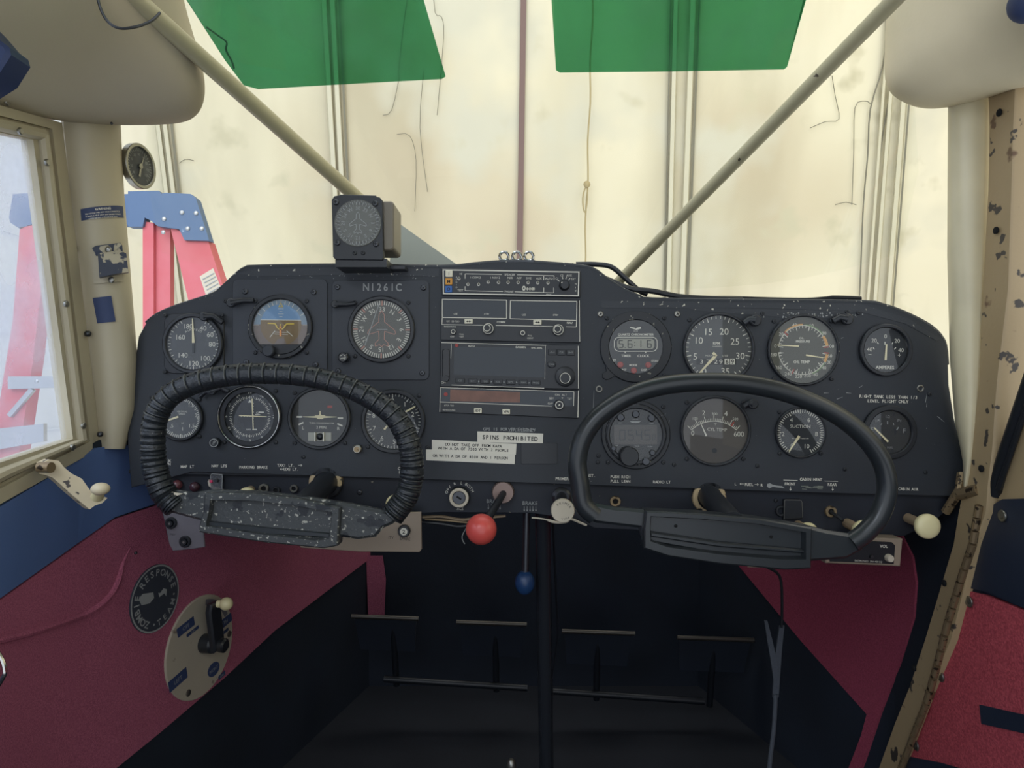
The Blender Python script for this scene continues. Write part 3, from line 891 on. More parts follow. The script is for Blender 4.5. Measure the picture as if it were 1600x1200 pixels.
# cap objects at the picture edges
b = MB()
b.T = Matrix.Translation(pp(-30, 92, 640))
b.prism([(-40, -40), (12, -40), (26, -28), (38, -6), (34, 2), (22, 10), (4, 34), (-40, 44)], -14, 14, 3)
b.T = Matrix.Translation(pp(-14, 86, 640)) @ RX
b.v = []; b.f = []; b.m = []
b.prism([(-60, -34), (-2, -34), (14, -24), (26, -5), (24, 2), (16, 8), (4, 22), (-10, 36), (-60, 46)], -14, 14, 3)
tag(b.build('assist_strap', m_sticker_blue, None, world=True), 'dark blue strap end on the left fairing at the picture edge', 'strap')
b = MB(); b.ball(pp(1606, 6, 830), 21, 24); b.ball(pp(1590, 4, 834), 9, 16)  # dark round knob on the fairing
tag(b.build('round_knob', m_sticker_blue, None, world=True), 'dark round fitting on the right fairing in the upper right corner', 'fitting')
# ================================================================ instrument panel
OUT = [(205, 762), (200, 700), (198, 650), (204, 600), (212, 560), (217, 525), (228, 505), (245, 492), (275, 479), (330, 461), (346, 450), (372, 426), (384, 419), (398, 417), (520, 415), (690, 417), (740, 413), (775, 410), (810, 409), (860, 412), (895, 415), (925, 420), (948, 436), (975, 453), (1000, 464), (1020, 468), (1160, 470), (1345, 472), (1380, 477), (1405, 485), (1432, 497), (1455, 510), (1470, 524), (1478, 540), (1481, 570), (1482, 600), (1490, 650), (1500, 690), (1512, 722), (1510, 745), (1505, 776)]
panel = pthing('instrument_panel', 'dark grey instrument panel spanning the cockpit with chipped upper edge', 'instrument panel', 800, 600)
PO = (800, 600)
def PB(): return MB(*PO)
def loc(pts): return [(x - 800, 600 - y) for x, y in pts]
b = PB()
b.prism(loc(OUT + [(1300, 771), (1000, 761), (800, 754), (500, 744), (300, 738)]), -4, 0, 1)
face = b.build('face_sheet', m_panel, panel)
b = PB()                       # worn rolled upper edge
path = [(x - 800, 600 - y, -4) for x, y in OUT[6:35]]
b.tube(smooth_path(path, 3), 4.2, 10)
b.build('rolled_edge', m_panel_worn, panel)
b = PB()                       # worn strip under the edge
b.prism(loc([(372, 428), (398, 420), (520, 418), (686, 420), (686, 432), (520, 430), (400, 432)]), 0, .6)
b.prism(loc([(940, 470), (1160, 473), (1345, 475), (1420, 498), (1470, 530), (1462, 532), (1415, 506), (1340, 486), (1160, 481), (940, 481)]), 0, .6)
b.prism(loc([(1060, 480), (1340, 486), (1300, 497), (1230, 496), (1100, 486)]), 0, .4)
b.build('worn_edge_strip', m_panel_worn, panel)
b = PB()                       # recessed switch strip below
b.prism(loc([(232, 730), (600, 742), (900, 752), (1200, 764), (1503, 772), (1500, 790), (1460, 822), (1420, 840), (1300, 842), (1100, 836), (930, 828), (905, 815), (830, 804), (690, 803), (600, 806), (420, 804), (300, 808), (262, 800), (240, 780)]), -26, -12, 1)
sw = b.build('switch_strip', m_lower, panel)
b = PB(); b.prism(loc([(200, 740), (500, 744), (800, 754), (1000, 761), (1300, 771), (1506, 777), (1506, 771), (1300, 765), (1000, 755), (800, 748), (500, 738), (200, 734)]), -12, -2)
b.build('lower_flange', m_bezel, panel)
# top deck running forward behind the panel
b = MB()
top = [(x, y) for x, y in OUT[4:37]]
r0 = [pp(x, y + 1, F + 3) for x, y in top]
def deckback(p, Y):
    return (p[0] * (.93 if Y > 1200 else .99), Y, min(p[2] - 6, 180))
b.stack([r0, [deckback(p, 1180) for p in r0], [deckback(p, 1640) for p in r0], [(p[0] * .93, 1640, -60) for p in r0]], False, False, closed=False)
b.build('deck', m_panel, panel, world=True)
for px, py in ((384, 456), (492, 457), (388, 566), (492, 571)): pass
# raised sub plates
def plate(x0, y0, x1, y1, r, nm='sub_plate'):
    b = PB(); b.rrect(x0 - 800, x1 - 800, 600 - y1, 600 - y0, r, 0, 2.2, .8)
    return b.build(nm, m_plate, panel)
plate(364, 436, 512, 592, 9); plate(519, 438, 671, 594, 9)
for px, py in ((384, 456), (491, 457), (386, 566), (494, 570), (528, 449), (662, 450), (529, 580), (660, 583)):
    put(SCREW_BIG, 'screw', panel, px - 800, 600 - py, 2.2, .6)
for px, py in ((938, 491), (1058, 491)): put(SCREW_BRIGHT, 'screw', panel, px - 800, 600 - py, 0, .4)
for px, py in ((936, 608), (1438, 607)):
    b = PB(); b.ring(3, 5.6, 0, 1.4, px - 800, 600 - py, 20); b.build('grommet', m_steel, panel)
for px, py in ((1191, 490), (1323, 487), (1452, 616), (1183, 728), (1320, 733), (1446, 738), (1053, 726), (474, 714), (237, 621), (352, 470), (934, 722), (935, 712), (668, 699), (1341, 489)):
    put(SCREW, 'screw', panel, px - 800, 600 - py, 0, px % 3)
b = PB()                       # scratches around the right instruments
random.seed(4)
for x, y, l, a in ((1291, 614, 8, 0), (1312, 622, 10, 20), (1326, 614, 8, -5), (1241, 628, 7, 5), (1447, 622, 14, 80), (1448, 632, 8, 85), (938, 645, 10, 85), (927, 640, 60, 88), (1038, 650, 9, 60), (1045, 660, 8, 70), (960, 668, 12, 70), (1345, 604, 6, 30), (1470, 655, 14, -40), (1310, 535, 5, 0), (1316, 528, 4, 20)):
    ra = radians(a); dx, dy = l / 2 * cos(ra), l / 2 * sin(ra)
    b.line(x - 800 - dx, 600 - y - dy, x - 800 + dx, 600 - y + dy, 1.0, .3, .3)
for k in range(60):
    x = random.gauss(1262, 34); y = 489 + abs(random.gauss(0, 5)); r = random.uniform(.5, 1.5)
    b.disc(r, .8, x - 800, 600 - y, 7)
for k in range(26):
    x = random.uniform(400, 680); y = 428 + abs(random.gauss(0, 5)); r = random.uniform(.4, .9)
    b.disc(r, .8, x - 800, 600 - y, 6)
b.build('paint_chips', m_ink_dim, panel)

# lettering of the panel and small stuck-on strips
b = PB()
def pt(s, x, y, h, z=.35, bold=True, mono=.62, wx=1.0, m=None):
    b.text(s, x - 800, 600 - y, h, z, TR(x), bold, mono, wx)
b.text('N1261C', 598 - 800, 600 - 449, 11.5, 2.6, -.4, True, .74, .84)
b.build('registration_lettering', m_ink_dim, panel)
b = PB()
for s, x, y in (('MAP LT', 293, 729), ('NAV LTS', 343, 728), ('PARKING BRAKE', 396, 730), ('AUX', 262, 720), ('ON', 263, 725),
                ('TAXI LT.', 447, 727), ('LDG LT.', 455, 733), ('CARB.HT', 634, 732), ('PULL', 630, 738), ('PRIMER', 878, 748), ('INST.', 922, 743), ('LT.', 920, 750),
                ('PUSH RICH', 969, 745), ('PULL LEAN', 969, 752), ('RADIO LT', 1034, 753), ('FUEL', 1170, 757), ('L', 1149, 756), ('R', 1190, 758),
                ('CABIN HEAT', 1267, 749), ('FRONT', 1234, 756), ('REAR', 1300, 757), ('CABIN AIR', 1419, 764)):
    b = PB(); pt(s, x, y, 4.2, wx=.93); b.build('legend', m_ink, panel)
b = PB()
for x, y, s in ((469, 727, 1), (441, 733, -1), (1159, 756, -1), (1182, 757, 1)):
    X, Y = x - 800, 600 - y
    b.line(X - 3, Y, X + 3, Y, .7, .35); b.line(X + 3 * s, Y, X + 1 * s, Y + 1.6, .7, .35); b.line(X + 3 * s, Y, X + 1 * s, Y - 1.6, .7, .35)
for x0, x1, y0, y1 in ((1224, 1246, 750, 750.6), (1288, 1309, 751.5, 752)): b.line(x0 - 800, 600 - y0, x1 - 800, 600 - y1, .8, .35)
for x in (1235, 1301): b.line(x - 800, 600 - 760, x - 800, 600 - 765, .8, .35); b.fill([(x - 801.8, 600 - 764), (x - 798.2, 600 - 764), (x - 800, 600 - 767)], .35)
b.build('arrow_marks', m_ink, panel)
b = PB()
pt('RIGHT TANK LESS THAN 1/3', 1388, 620, 4.6, wx=.93); pt('LEVEL FLIGHT ONLY', 1387, 627, 4.6, wx=.93)
b.build('fuel_warning_lettering', m_ink, panel)
b = PB()
pt('GPS IS FOR', 774, 670.6, 4.6, wx=.93); pt('VFR', 800, 671.3, 4.6, wx=.93); pt('USE', 815, 671.7, 4.6, wx=.93); pt('ONLY', 829, 672, 4.6, wx=.93)
b.build('gps_lettering', m_ink_dim, panel)
b = PB()                       # worn patch of old glue over USE ONLY, bare metal streaks, dark plate
for k in range(16):
    x = random.uniform(796, 834); b.line(x - 803, 600 - random.uniform(668, 675), x - 796, 600 - random.uniform(668, 675), .5, .5)
b.build('glue_residue', m_ink_dim, panel)
b = PB()
for k in range(16):
    x = random.uniform(1255, 1283); y = 760 + random.uniform(-1.5, 4); b.line(x - 804, 600 - y, x - 796, 600 - y - random.uniform(-.6, .6), 1.0, .5 + k * .01)
b.build('bare_metal_wear', mat('bare_metal', (120, 124, 112), .5), panel)
b = PB(); b.prism(loc([(1199, 756), (1203, 755), (1207, 757), (1213, 758.6), (1222, 759.5), (1226, 763), (1218, 762), (1207, 760.5), (1202, 763), (1198, 760)]), 0, .5)
b.build('chipped_spot', m_ink_dim, panel)
b = PB(); b.rrect(814 - 800, 871 - 800, 600 - 725, 600 - 692, 2, 0, 1.2, .4)
b.build('blank_cover', m_bezel, panel)
def strip_label(pts, lines, desc):
    t = pthing('label_tape', desc, 'label', sum(p[0] for p in pts) / 4, sum(p[1] for p in pts) / 4)
    ox, oy = sum(p[0] for p in pts) / 4, sum(p[1] for p in pts) / 4
    b = MB(ox, oy); b.prism([(x - ox, oy - y) for x, y in pts], lines[0][5], lines[0][5] + .5); b.build('tape', m_label, t)
    b = MB(ox, oy)
    for s, x, y, h, bold, z, mono in lines: b.text(s, x - ox, oy - y, h, z + .7, -2.0, bold, mono, .90)
    b.build('lettering', m_ink_black, t)
strip_label([(746, 674), (849, 677.5), (848, 692.5), (746, 691)], [('SPINS PROHIBITED', 796.5, 684.2, 6.4, True, .9, .66)], 'white label tape reading SPINS PROHIBITED below the radios')
strip_label([(675, 687), (807, 693.5), (806, 710.5), (675, 704.5)], [('DO NOT TAKE OFF FROM KAPA', 740, 695.6, 4.2, True, .3, .655), ('WITH A DA OF 7500 WITH 2 PEOPLE', 740, 701.8, 4.2, True, .3, .655)], 'white label tape reading DO NOT TAKE OFF FROM KAPA, two lines')
strip_label([(666, 702), (805, 708.5), (804, 725), (666, 719)], [('OR WITH A DA OF 8500 AND 1 PERSON', 735, 713.6, 4.2, True, .9, .655)], 'white label tape reading OR WITH A DA OF 8500 AND 1 PERSON')

# ================================================================ round instruments
class Dial:
    def __init__(s, name, label, cx, cy, Ro, Rf, face, z=0, bez='round', bm=None, screws=None, sx=1.0, depth=7, recess=True, cat='gauge'):
        s.t = pthing(name, label, cat, cx, cy); s.cx, s.cy, s.Rf, s.z = cx, cy, Rf, z
        b = MB()
        if bez == 'square': s.z = z = 2.2
        if bez == 'square':
            b.rrect(-Ro, Ro, -Ro, Ro, Ro * .32, 0, z, 1); 
        b.ring(Rf - .4, Ro, z, z + depth, n=56, ch=1.4)
        b.build('bezel', bm or m_bezel, s.t)
        b = MB(); b.disc(Rf, z + 1.0, n=56); s.f = b.build('dial_face', face, s.t)
        s.zi = z + 1.5; s.zn = z + 3.0; s.zg = z + 4.6
        b = MB(); b.disc(Rf - .2, s.zg, n=56); b.build('glass', m_lens, s.t)
        if screws is None: screws = [(-1, -1), (1, -1), (-1, 1), (1, 1)]
        k = Ro * (.94 if bez == 'square' else .80)
        for ax, ay in screws: put(SCREW, 'screw', s.t, ax * k * 1.0, ay * k, z + (1 if bez == 'round' else 2), .3)
    def mb(s): return MB(s.cx, s.cy)
    def txt(s, b, items, h, bold=False, rot=None, mono=0, wx=1):
        for t, x, y in items: b.text(t, x - s.cx, s.cy - y, h, s.zi, TR(s.cx) if rot is None else rot, bold, mono, wx)
    def ink(s, b, mt=None, name='markings'): return b.build(name, mt or m_ink, s.f)
    def needle(s, pts, mt=None, z=0, name='needle'):
        b = s.mb(); b.prism([(x - s.cx, s.cy - y) for x, y in pts], s.zn + z, s.zn + z + .6); return b.build(name, mt or m_cream_ink, s.t)
    def needle2(s, x0, y0, x1, y1, w0, w1, mt=None, z=0, name='needle'):
        d = hypot(x1 - x0, y1 - y0); nx, ny = -(y1 - y0) / d, (x1 - x0) / d
        return s.needle([(x0 + nx * w0 / 2, y0 + ny * w0 / 2), (x1 + nx * w1 / 2, y1 + ny * w1 / 2), (x1 - nx * w1 / 2, y1 - ny * w1 / 2), (x0 - nx * w0 / 2, y0 - ny * w0 / 2)], mt, z, name)
    def knob(s, x, y, r, h=10, mt=None, name='knob', z=None):
        b = s.mb(); z = s.z if z is None else z
        b.lathe([(r * .8, z), (r, z + 1.5), (r, z + h - 1.5), (r - 1.5, z + h)], x - s.cx, s.cy - y, n=24); return b.build(name, mt or m_black, s.t)
def arm(d, pts, r=7, mt=None):
    """small black lamp hood with its arm on a gauge rim"""
    b = d.mb(); P = [(x - d.cx, d.cy - y, d.z + 8 + 2 * i) for i, (x, y) in enumerate(pts)]
    b.tube(P, [r * .6] * (len(P) - 1) + [r * .8], 12)
    x, y, z = P[-1]
    b.lathe([(r, z - 3), (r, z + 2), (r * .8, z + 3.5)], x, y, n=20)
    b.build('lamp_hood', mt or m_bezel, d.t)

# airspeed
d = Dial('airspeed_indicator', 'airspeed dial marked 40 to 180, top left on the panel', 304, 537, 47, 41, m_face_veiled, bez='square')
b = d.mb(); d.txt(b, [('40', 319, 513), ('60', 330, 523), ('80', 333, 538), ('100', 322, 560), ('120', 304, 568), ('140', 287, 555), ('160', 283, 527), ('180', 295, 510)], 7.6)
b.ticks([30 + 15 * i for i in range(21)], 35.5, 40, 1.1, d.zi); b.ticks([37.5 + 15 * i for i in range(20)], 37.5, 40, .8, d.zi)
b.arc_text('AIRSPEED', 0, 0, 22, -32, 9, 3.4, d.zi)
d.ink(b)
d.needle2(304.5, 536, 303.2, 498, 4, 1.4)
d.needle2(304.5, 538, 304.5, 552, 3.5, 3, m_face_dark, name='needle_tail')
arm(d, [(352, 505), (338, 495), (325, 496)], 7)

# attitude
d = Dial('attitude_indicator', 'attitude indicator with blue sky and brown ground', 440, 511, 50, 43, m_ground2, z=2.2, bm=m_bezel_worn)
b = d.mb(); 
def half(b, r, z, y, up=True, n=40, cx=0, cy=0):
    a0 = math.asin(max(-1, min(1, (y - cy) / r)))
    pts = []
    for i in range(n + 1):
        a = (a0 + (pi - 2 * a0) * i / n) if up else (-pi - a0 + (pi + 2 * a0) * i / n)
        pts.append((cx + r * cos(a), cy + r * sin(a)))
    b.fill(pts, z)
half(b, 42, d.z + 1.1, 4); b.build('sky_ring', m_sky2, d.f)
b = d.mb(); b.disc(32, d.z + 1.15, 0, 3, 40); b.build('ground_disc', m_ground, d.f)
b = d.mb(); half(b, 32, d.z + 1.2, 11, cy=3); b.build('sky_disc', m_sky, d.f)
b = d.mb(); b.line(-31.5, 11, 31.5, 10.4, .9, d.zi); b.ticks([-60, -45, -30, -20, -10, 0, 10, 20, 30, 45, 60], 35, 41, 1, d.zi)
for y, hw in ((16, 4), (20, 7), (24, 4), (28, 7)): b.line(-hw / 1.6, y, hw / 1.6, y, .6, d.zi)
b.line(-9, -6, -17, -16, 1, d.zi); b.line(9, -6, 19, -15, 1, d.zi); b.line(-12, -8, 12, -9, .6, d.zi); b.line(-10, -11, 11, -12, .6, d.zi)
b.line(-43, 3, -34, 3, .8, d.zi); b.line(34, 3, 42, 3, .8, d.zi)
d.ink(b)
b = d.mb(); b.pline([(0, 37), (-3.2, 31), (3.2, 31)], 1.1, d.zi + .3, True); b.build('bank_pointer', m_yellow, d.f)
b = d.mb(); b.fill([(-3, 42), (3, 42), (0, 37)], d.zi + .3); b.build('sky_pointer', m_ink_dim, d.f)
b = d.mb(); z = d.zn
b.pline([(-20, 5.5), (-8.5, 5), (-6.5, 1)], 1.9, z); b.pline([(21, 4.5), (9, 4.5), (7, 1)], 1.9, z)
b.flat_ring(5.6, 7.2, z, 0, 2.5, 20, 90, 270); b.disc(1.4, z + .1, 0, 3, 10); b.build('miniature_aircraft', m_yellow, d.t)
b = d.mb(); b.box(-1.6, 1.6, -15, 1, z - .6, z); b.build('centre_post', m_orange, d.t)
b = d.mb(); b.fill([(-5, -19), (5, -18), (9, -28), (-11, -28)], d.zi - .1); b.build('runway', m_ground2, d.f)
b = d.mb(); pts = [(42.5 * cos(a), 42.5 * sin(a)) for a in [radians(180 + 40 + 100 * i / 20) for i in range(21)]]
b.prism(pts, d.z + 1.4, d.z + 5.5, .5); b.build('lower_mask', m_black, d.t)
d.knob(425, 549, 9, 14, z=d.z + 4, mt=m_plate, name='caging_knob')
arm(d, [(400, 471), (385, 471), (367, 475)], 7)

# heading (vertical card)
AIRPL = [(0, 30), (-4, 24), (-4.5, 12), (-20, -1), (-22, -6), (-20, -8), (-4.5, -3), (-4, -16), (-10, -22), (-10, -27), (-3, -24.5), (0, -28), (3, -24.5), (10, -27), (10, -22), (4, -16), (4.5, -3), (20, -8), (22, -6), (20, -1), (4.5, 12), (4, 24)]
def card(d, b, b2, names, off, R, h, red=()):
    for i, n in enumerate(names):
        a = off + 30 * i; ra = radians(a)
        b.text(n, R * sin(ra), R * cos(ra), h, d.zi, -a)
d = Dial('heading_indicator', 'heading gyro dial with outlined pink aircraft under registration N1261C', 597, 515, 52, 45.5, m_face_green, z=2.2)
b = d.mb(); card(d, b, None, ['33', 'N', '3', '6', 'E', '12', '15', 'S', '21', '24', 'W', '30'], 1, 31.5, 7)
b.ticks([1 + 5 * i for i in range(72) if i % 9], 38, 44.6, 1.25, d.zi); d.ink(b)
b = d.mb(); b.ticks([1 + 45 * i for i in range(8)], 37, 44.8, 2.0, d.zi)
b.pline([(x, y * .97) for x, y in AIRPL], .9, d.zi + .2, True); d.ink(b, m_pink, 'aircraft_outline')
b = d.mb(); b.line(-8, 0, 9, 0, 1.0, d.zi); b.line(571 - 597 , 515 - 540, 597 - 600, 515 - 473, 1.3, d.zi + .6); d.ink(b, m_ink_dim, 'reflection_line' if 0 else 'bar_and_reflection')  # slanted stroke is a painted reflection across the glass
d.knob(540, 559, 8, 16, m_gloss, 'setting_knob')
b = d.mb(); b.flat_ring(3.6, 4.4, 16.1 + d.z, 540 - 597, 515 - 559, 20, -60, 150); b.text('PUSH', 540 - 597, 515 - 560.5, 2.2, 16.1 + d.z, 10, True); b.build('knob_lettering', m_ink, d.t)
arm(d, [(557, 475), (545, 477), (527, 477)], 6)

# clock-like dial under the left wheel rim
d = Dial('vertical_speed_indicator', 'small dial marked .5 to 2 half hidden behind the left wheel rim', 283, 653, 36, 32, m_face_veiled, cat='gauge')
b = d.mb(); d.txt(b, [('.5', 269, 665), ('1', 286, 670), ('1.5', 300, 665), ('1.5', 299, 633), ('2', 307, 649), ('.5', 268, 634), ('0', 259, 650)], 5.6)
b.ticks([6 * i for i in range(60)], 26.5, 31.2, .9, d.zi); b.ticks([30 * i for i in range(12)], 25, 31.2, 1.6, d.zi)
b.text('VERTICAL', 2, 10, 2.6, d.zi); b.text('SPEED', 2, 6, 2.6, d.zi); b.text('UP', 3, -8, 2.4, d.zi)
d.ink(b); d.needle2(280, 651, 257, 659, 3.2, 2)
arm(d, [(316, 620), (326, 612), (337, 611)], 6)

# VOR
d = Dial('course_deviation_indicator', 'course deviation dial with crossed needles and chromed rim behind the left wheel', 391, 651, 50, 46, m_face_dark, bm=m_bezel)
b = MB(); b.ring(46.5, 48.2, 7, 8.4, n=60, ch=.4); b.build('chrome_rim', m_chrome, d.t)
b = MB(); b.ring(38.5, 45.8, 1.2, 5.2, n=56, ch=.6); b.build('course_ring', m_black, d.t)
b = d.mb(); card(d, b, None, ['W', '30', '33', 'N', '3', '6', 'E', '12', '15', 'S', '21', '24'], 0, 38, 5.0)
b.ticks([5 * i for i in range(72)], 29, 31.5, .8, d.zi); b.ticks([10 * i for i in range(36)], 28, 32.5, 1, d.zi)
b.fill([(-3, 22), (3, 22), (0, 27)], d.zi); b.line(8, 3.6, 16, 3.4, .9, d.zi); b.text('GS', 12, 6, 3, d.zi); b.line(14, 6.8, 22, 6.6, 2.2, d.zi)
b.text('NAV', -2, -20, 2.6, d.zi); b.line(4, -20, 11, -20, 2, d.zi)
for k in range(-4, 5): b.disc(.8, d.zi, 5.5, 2.5 + k * 4.6 , 8); b.disc(.8, d.zi, 5 + k * 4.6, 0, 8)
o = d.ink(b); 
d.needle2(395, 623, 397, 671, 1.8, 1.4); d.needle2(375, 649, 418, 651, 1.8, 1.4, z=.8)
d.knob(339, 691, 7.5, 12, m_bezel, 'obs_knob')
b = d.mb(); b.flat_ring(5.4, 6.6, 12.2, 339 - 391, 651 - 691, 24); b.text('OBS', 339 - 391, 651 - 691, 3.2, 12.2, 60, True); b.build('knob_lettering', m_ink_dim, d.t)
arm(d, [(360, 612), (350, 606), (336, 611)], 6)

# turn coordinator
d = Dial('turn_coordinator', 'turn coordinator dial with white aircraft silhouette and slip ball', 500, 653, 49, 44, m_face_dark)
b = d.mb()
b.box(-36, -27.5, .5, 3.0, d.zi, d.zi + .3); b.box(28, 36.5, -1.6, .9, d.zi, d.zi + .3)
b.line(-33, -10.5, -25.5, -7, 2.4, d.zi); b.line(35.5, -12.5, 27.5, -9, 2.4, d.zi)
b.text('L', -26, -15.5, 5, d.zi); b.text('R', 29, -16.5, 5, d.zi); b.text('2 MIN.', 3, -14.6, 4.2, d.zi, -1); b.text('TURN COORDINATOR', 3, -8, 2.6, d.zi, -1)
d.ink(b)
b = d.mb(); b.prism([(-26, 1.4), (-4, .2), (-2.5, -1.6), (4.5, -1.8), (6.5, 0), (27, 1.2), (27, 2.2), (9, 3), (9, 4.2), (4, 4.4), (2, 6), (1.8, 11), (.2, 11), (0, 6), (-1.5, 4.2), (-7, 4), (-7, 3), (-26, 2.4)], d.zn, d.zn + .6); b.build('miniature_aircraft', m_cream_ink, d.t)
b = d.mb(); b.box(-18, 18, -35.5, -22.5, d.zi - .2, d.zi + 1.0); tb = b.build('slip_tube', m_lcd, d.t)
b = d.mb(); b.ball((1, -29, d.zi + 1.5), 5.6, 20); b.build('slip_ball', m_black, tb)
b = d.mb(); b.box(-6.5, -4.8, -36, -22, d.zi + 1, d.zi + 7); b.box(6.6, 8.3, -36, -22, d.zi + 1, d.zi + 7); b.build('tube_wires', m_ink, tb)
b = d.mb(); b.box(12, 19.5, 15.5, 19.5, d.zi, d.zi + .3); b.build('warning_flag', m_red, d.f)

# altimeter
d = Dial('altimeter', 'altimeter dial marked 0 to 9 behind the right side of the left wheel', 615, 658, 50, 43.5, m_face_dark)
b = d.mb()
for i in range(10):
    a = 36 * i - 2; b.text(str(i), 32 * sin(radians(a)), 32 * cos(radians(a)), 7.2, d.zi)
b.ticks([7.2 * i - 2 for i in range(50)], 39, 42.8, .8, d.zi); b.ticks([36 * i - 2 for i in range(10)], 36.5, 42.8, 1.3, d.zi)
b.text('100 FEET', -2, 22, 2.2, d.zi); b.text('ALT', 0, 17, 2.4, d.zi); b.text('29.9', 30, -3, 3.2, d.zi, 0)
d.ink(b)
b = d.mb(); b.box(25, 36, -6, 0, d.z + 1.1, d.z + 1.3); b.build('pressure_window', m_black, d.f)
d.needle2(622, 650, 649, 635, 3.2, 2.2); d.needle2(613, 656, 601, 671, 1.2, 3.4, z=.9); d.needle2(615, 657, 622, 645, 2, 3, z=1.6)
d.knob(560, 701, 7, 12, m_steel, 'setting_knob')
b = d.mb(); b.disc(4.4, 12.1, 560 - 615, 658 - 701, 16); b.build('knob_cap', m_brass, d.t)

# chronometer
d = Dial('digital_chronometer', 'round black quartz chronometer with digital readout left of the rpm gauge', 993, 542, 56, 42, m_face_dark, bm=m_bezel_worn, depth=3.4, cat='clock', screws=[(-1, 1), (1, 1), (1, -1)])
b = d.mb(); b.disc(41.6, d.z + 1.2, n=48); b.build('face_cover', m_black, d.f)
b = MB(); b.prism([(-48, -22), (-46, -38), (-52, -42), (-52, -48), (-46, -52), (-38, -49), (-32, -44), (-22, -50)], 0, 2.6, .6); b.build('bezel_ear', m_bezel_worn, d.t)
b = d.mb(); b.rrect(-29, 29, -3.5, 12.5, 5, d.z + 1.6, d.z + 2.2, .2); sc = b.build('display', m_lcd, d.t)
b = d.mb(); b.outline(-34, 34, -7.5, 15.5, 8, 1.1, d.z + 1.9)
b.text('QUARTZ CHRONOMETER', 0, 19.2, 3.3, d.z + 1.9, 0, True, 0, 1.0); b.text('24 HR', 0, 24.6, 1.9, d.z + 1.9)
b.fill([(-9, 31), (-2, 30), (0, 28), (2, 30), (8, 31), (8, 28.4), (1, 26.4), (-9, 29.6)], d.z + 1.9)
b.text('TIMER', -15, -14, 3.8, d.z + 1.9, 0, True); b.text('CLOCK', 12, -14, 3.8, d.z + 1.9, 0, True)
b.fill([(-18, -10), (-15, -10), (-16.5, -7)], d.z + 1.9); b.fill([(14, -10), (17, -10), (15.5, -7)], d.z + 1.9)
for s, x, y in (('SET', -34, -21), ('ST/AV', 30, -22), ('RST', -18, -36), ('MODE', -4, -28.5), ('DISP', 13, -36)): b.text(s, x, y, 3.0, d.z + 1.9, 0, True)
b.build('lettering', m_ink, d.t)
SEG = {'0': 'abcdef', '1': 'bc', '2': 'abged', '3': 'abgcd', '4': 'fgbc', '5': 'afgcd', '6': 'afgedc', '7': 'abc', '8': 'abcdefg', '9': 'abcdfg'}
def digit(b, ch, x, y, wd, h, z, t):
    p = {'a': (0, h, wd, h), 'b': (wd, h, wd, h / 2), 'c': (wd, h / 2, wd, 0), 'd': (0, 0, wd, 0), 'e': (0, 0, 0, h / 2), 'f': (0, h / 2, 0, h), 'g': (0, h / 2, wd, h / 2)}
    for s in SEG.get(ch, ''):
        x0, y0, x1, y1 = p[s]; b.line(x + x0, y + y0, x + x1, y + y1, t, z)
b = d.mb()
digit(b, '5', -26, -1, 6, 11, d.z + 2.4, 1.5); b.disc(.9, d.z + 2.4, -16.5, -1, 8); digit(b, '6', -12, -1, 6, 11, d.z + 2.4, 1.5)
b.disc(.9, d.z + 2.4, -1.5, 2, 8); b.disc(.9, d.z + 2.4, -1.5, 7, 8); digit(b, '1', 2, -1, 6, 11, d.z + 2.4, 1.5); digit(b, '6', 18, -1, 6, 11, d.z + 2.4, 1.5)
b.build('digits', m_ink_black, sc)
for x, y in ((969, 570), (990, 579), (1012.5, 570.5)): d.knob(x, y, 4.8, 4, m_btn_red, 'push_button')

# rpm
d = Dial('tachometer', 'large rpm gauge marked 0 to 35 with cream needle', 1122, 545, 56, 52, m_face_veiled, depth=6)
b = d.mb(); d.txt(b, [('5', 1086, 557), ('10', 1091, 532), ('15', 1106, 518.5), ('20', 1131, 518), ('25', 1148, 533.5), ('30', 1156, 556), ('35', 1133, 580), ('0', 1100, 580)], 10.2)
b.ticks([-145 + i * 8.28 for i in range(36)], 46.5, 51, 1.1, d.zi); b.ticks([-145 + i * 41.4 for i in range(8)], 43.5, 51, 1.7, d.zi)
b.text('RPM', -3, 8.6, 4.2, d.zi, 0, True); b.text('HUNDREDS', -2, 3.6, 1.9, d.zi); b.text('HOURS', -14, -10.6, 2.6, d.zi); b.text('1/10', 10, -11, 3.8, d.zi)
d.ink(b)
b = d.mb(); b.box(-34, 28, -25, -15, d.z + 1.1, d.z + 1.3); hw = b.build('hour_window', m_black, d.f)
b = d.mb()
for s, x in (('3', -26), ('7', -16), ('2', -4), ('9', 4)): b.text(s, x, -20, 6.4, d.zi, 0, False, 0, 1.3)
b.box(9.5, 17.5, -24.5, -15.5, d.zi - .1, d.zi); b.box(18.5, 26, -24.5, -15.5, d.zi - .1, d.zi); b.build('hour_digits', m_ink, hw)
b = d.mb(); b.text('6', 13.5, -20, 6.4, d.zi + .2, 0, True); b.text('9', 22.2, -20, 6.4, d.zi + .2, 0, True); b.build('last_digits', m_ink_black, hw)
d.needle2(1117, 556, 1090, 585, 5, 1.6)
d.needle2(1113, 551, 1118, 557, 4, 5)
arm(d, [(1160, 506), (1168, 500), (1176, 502)], 9)

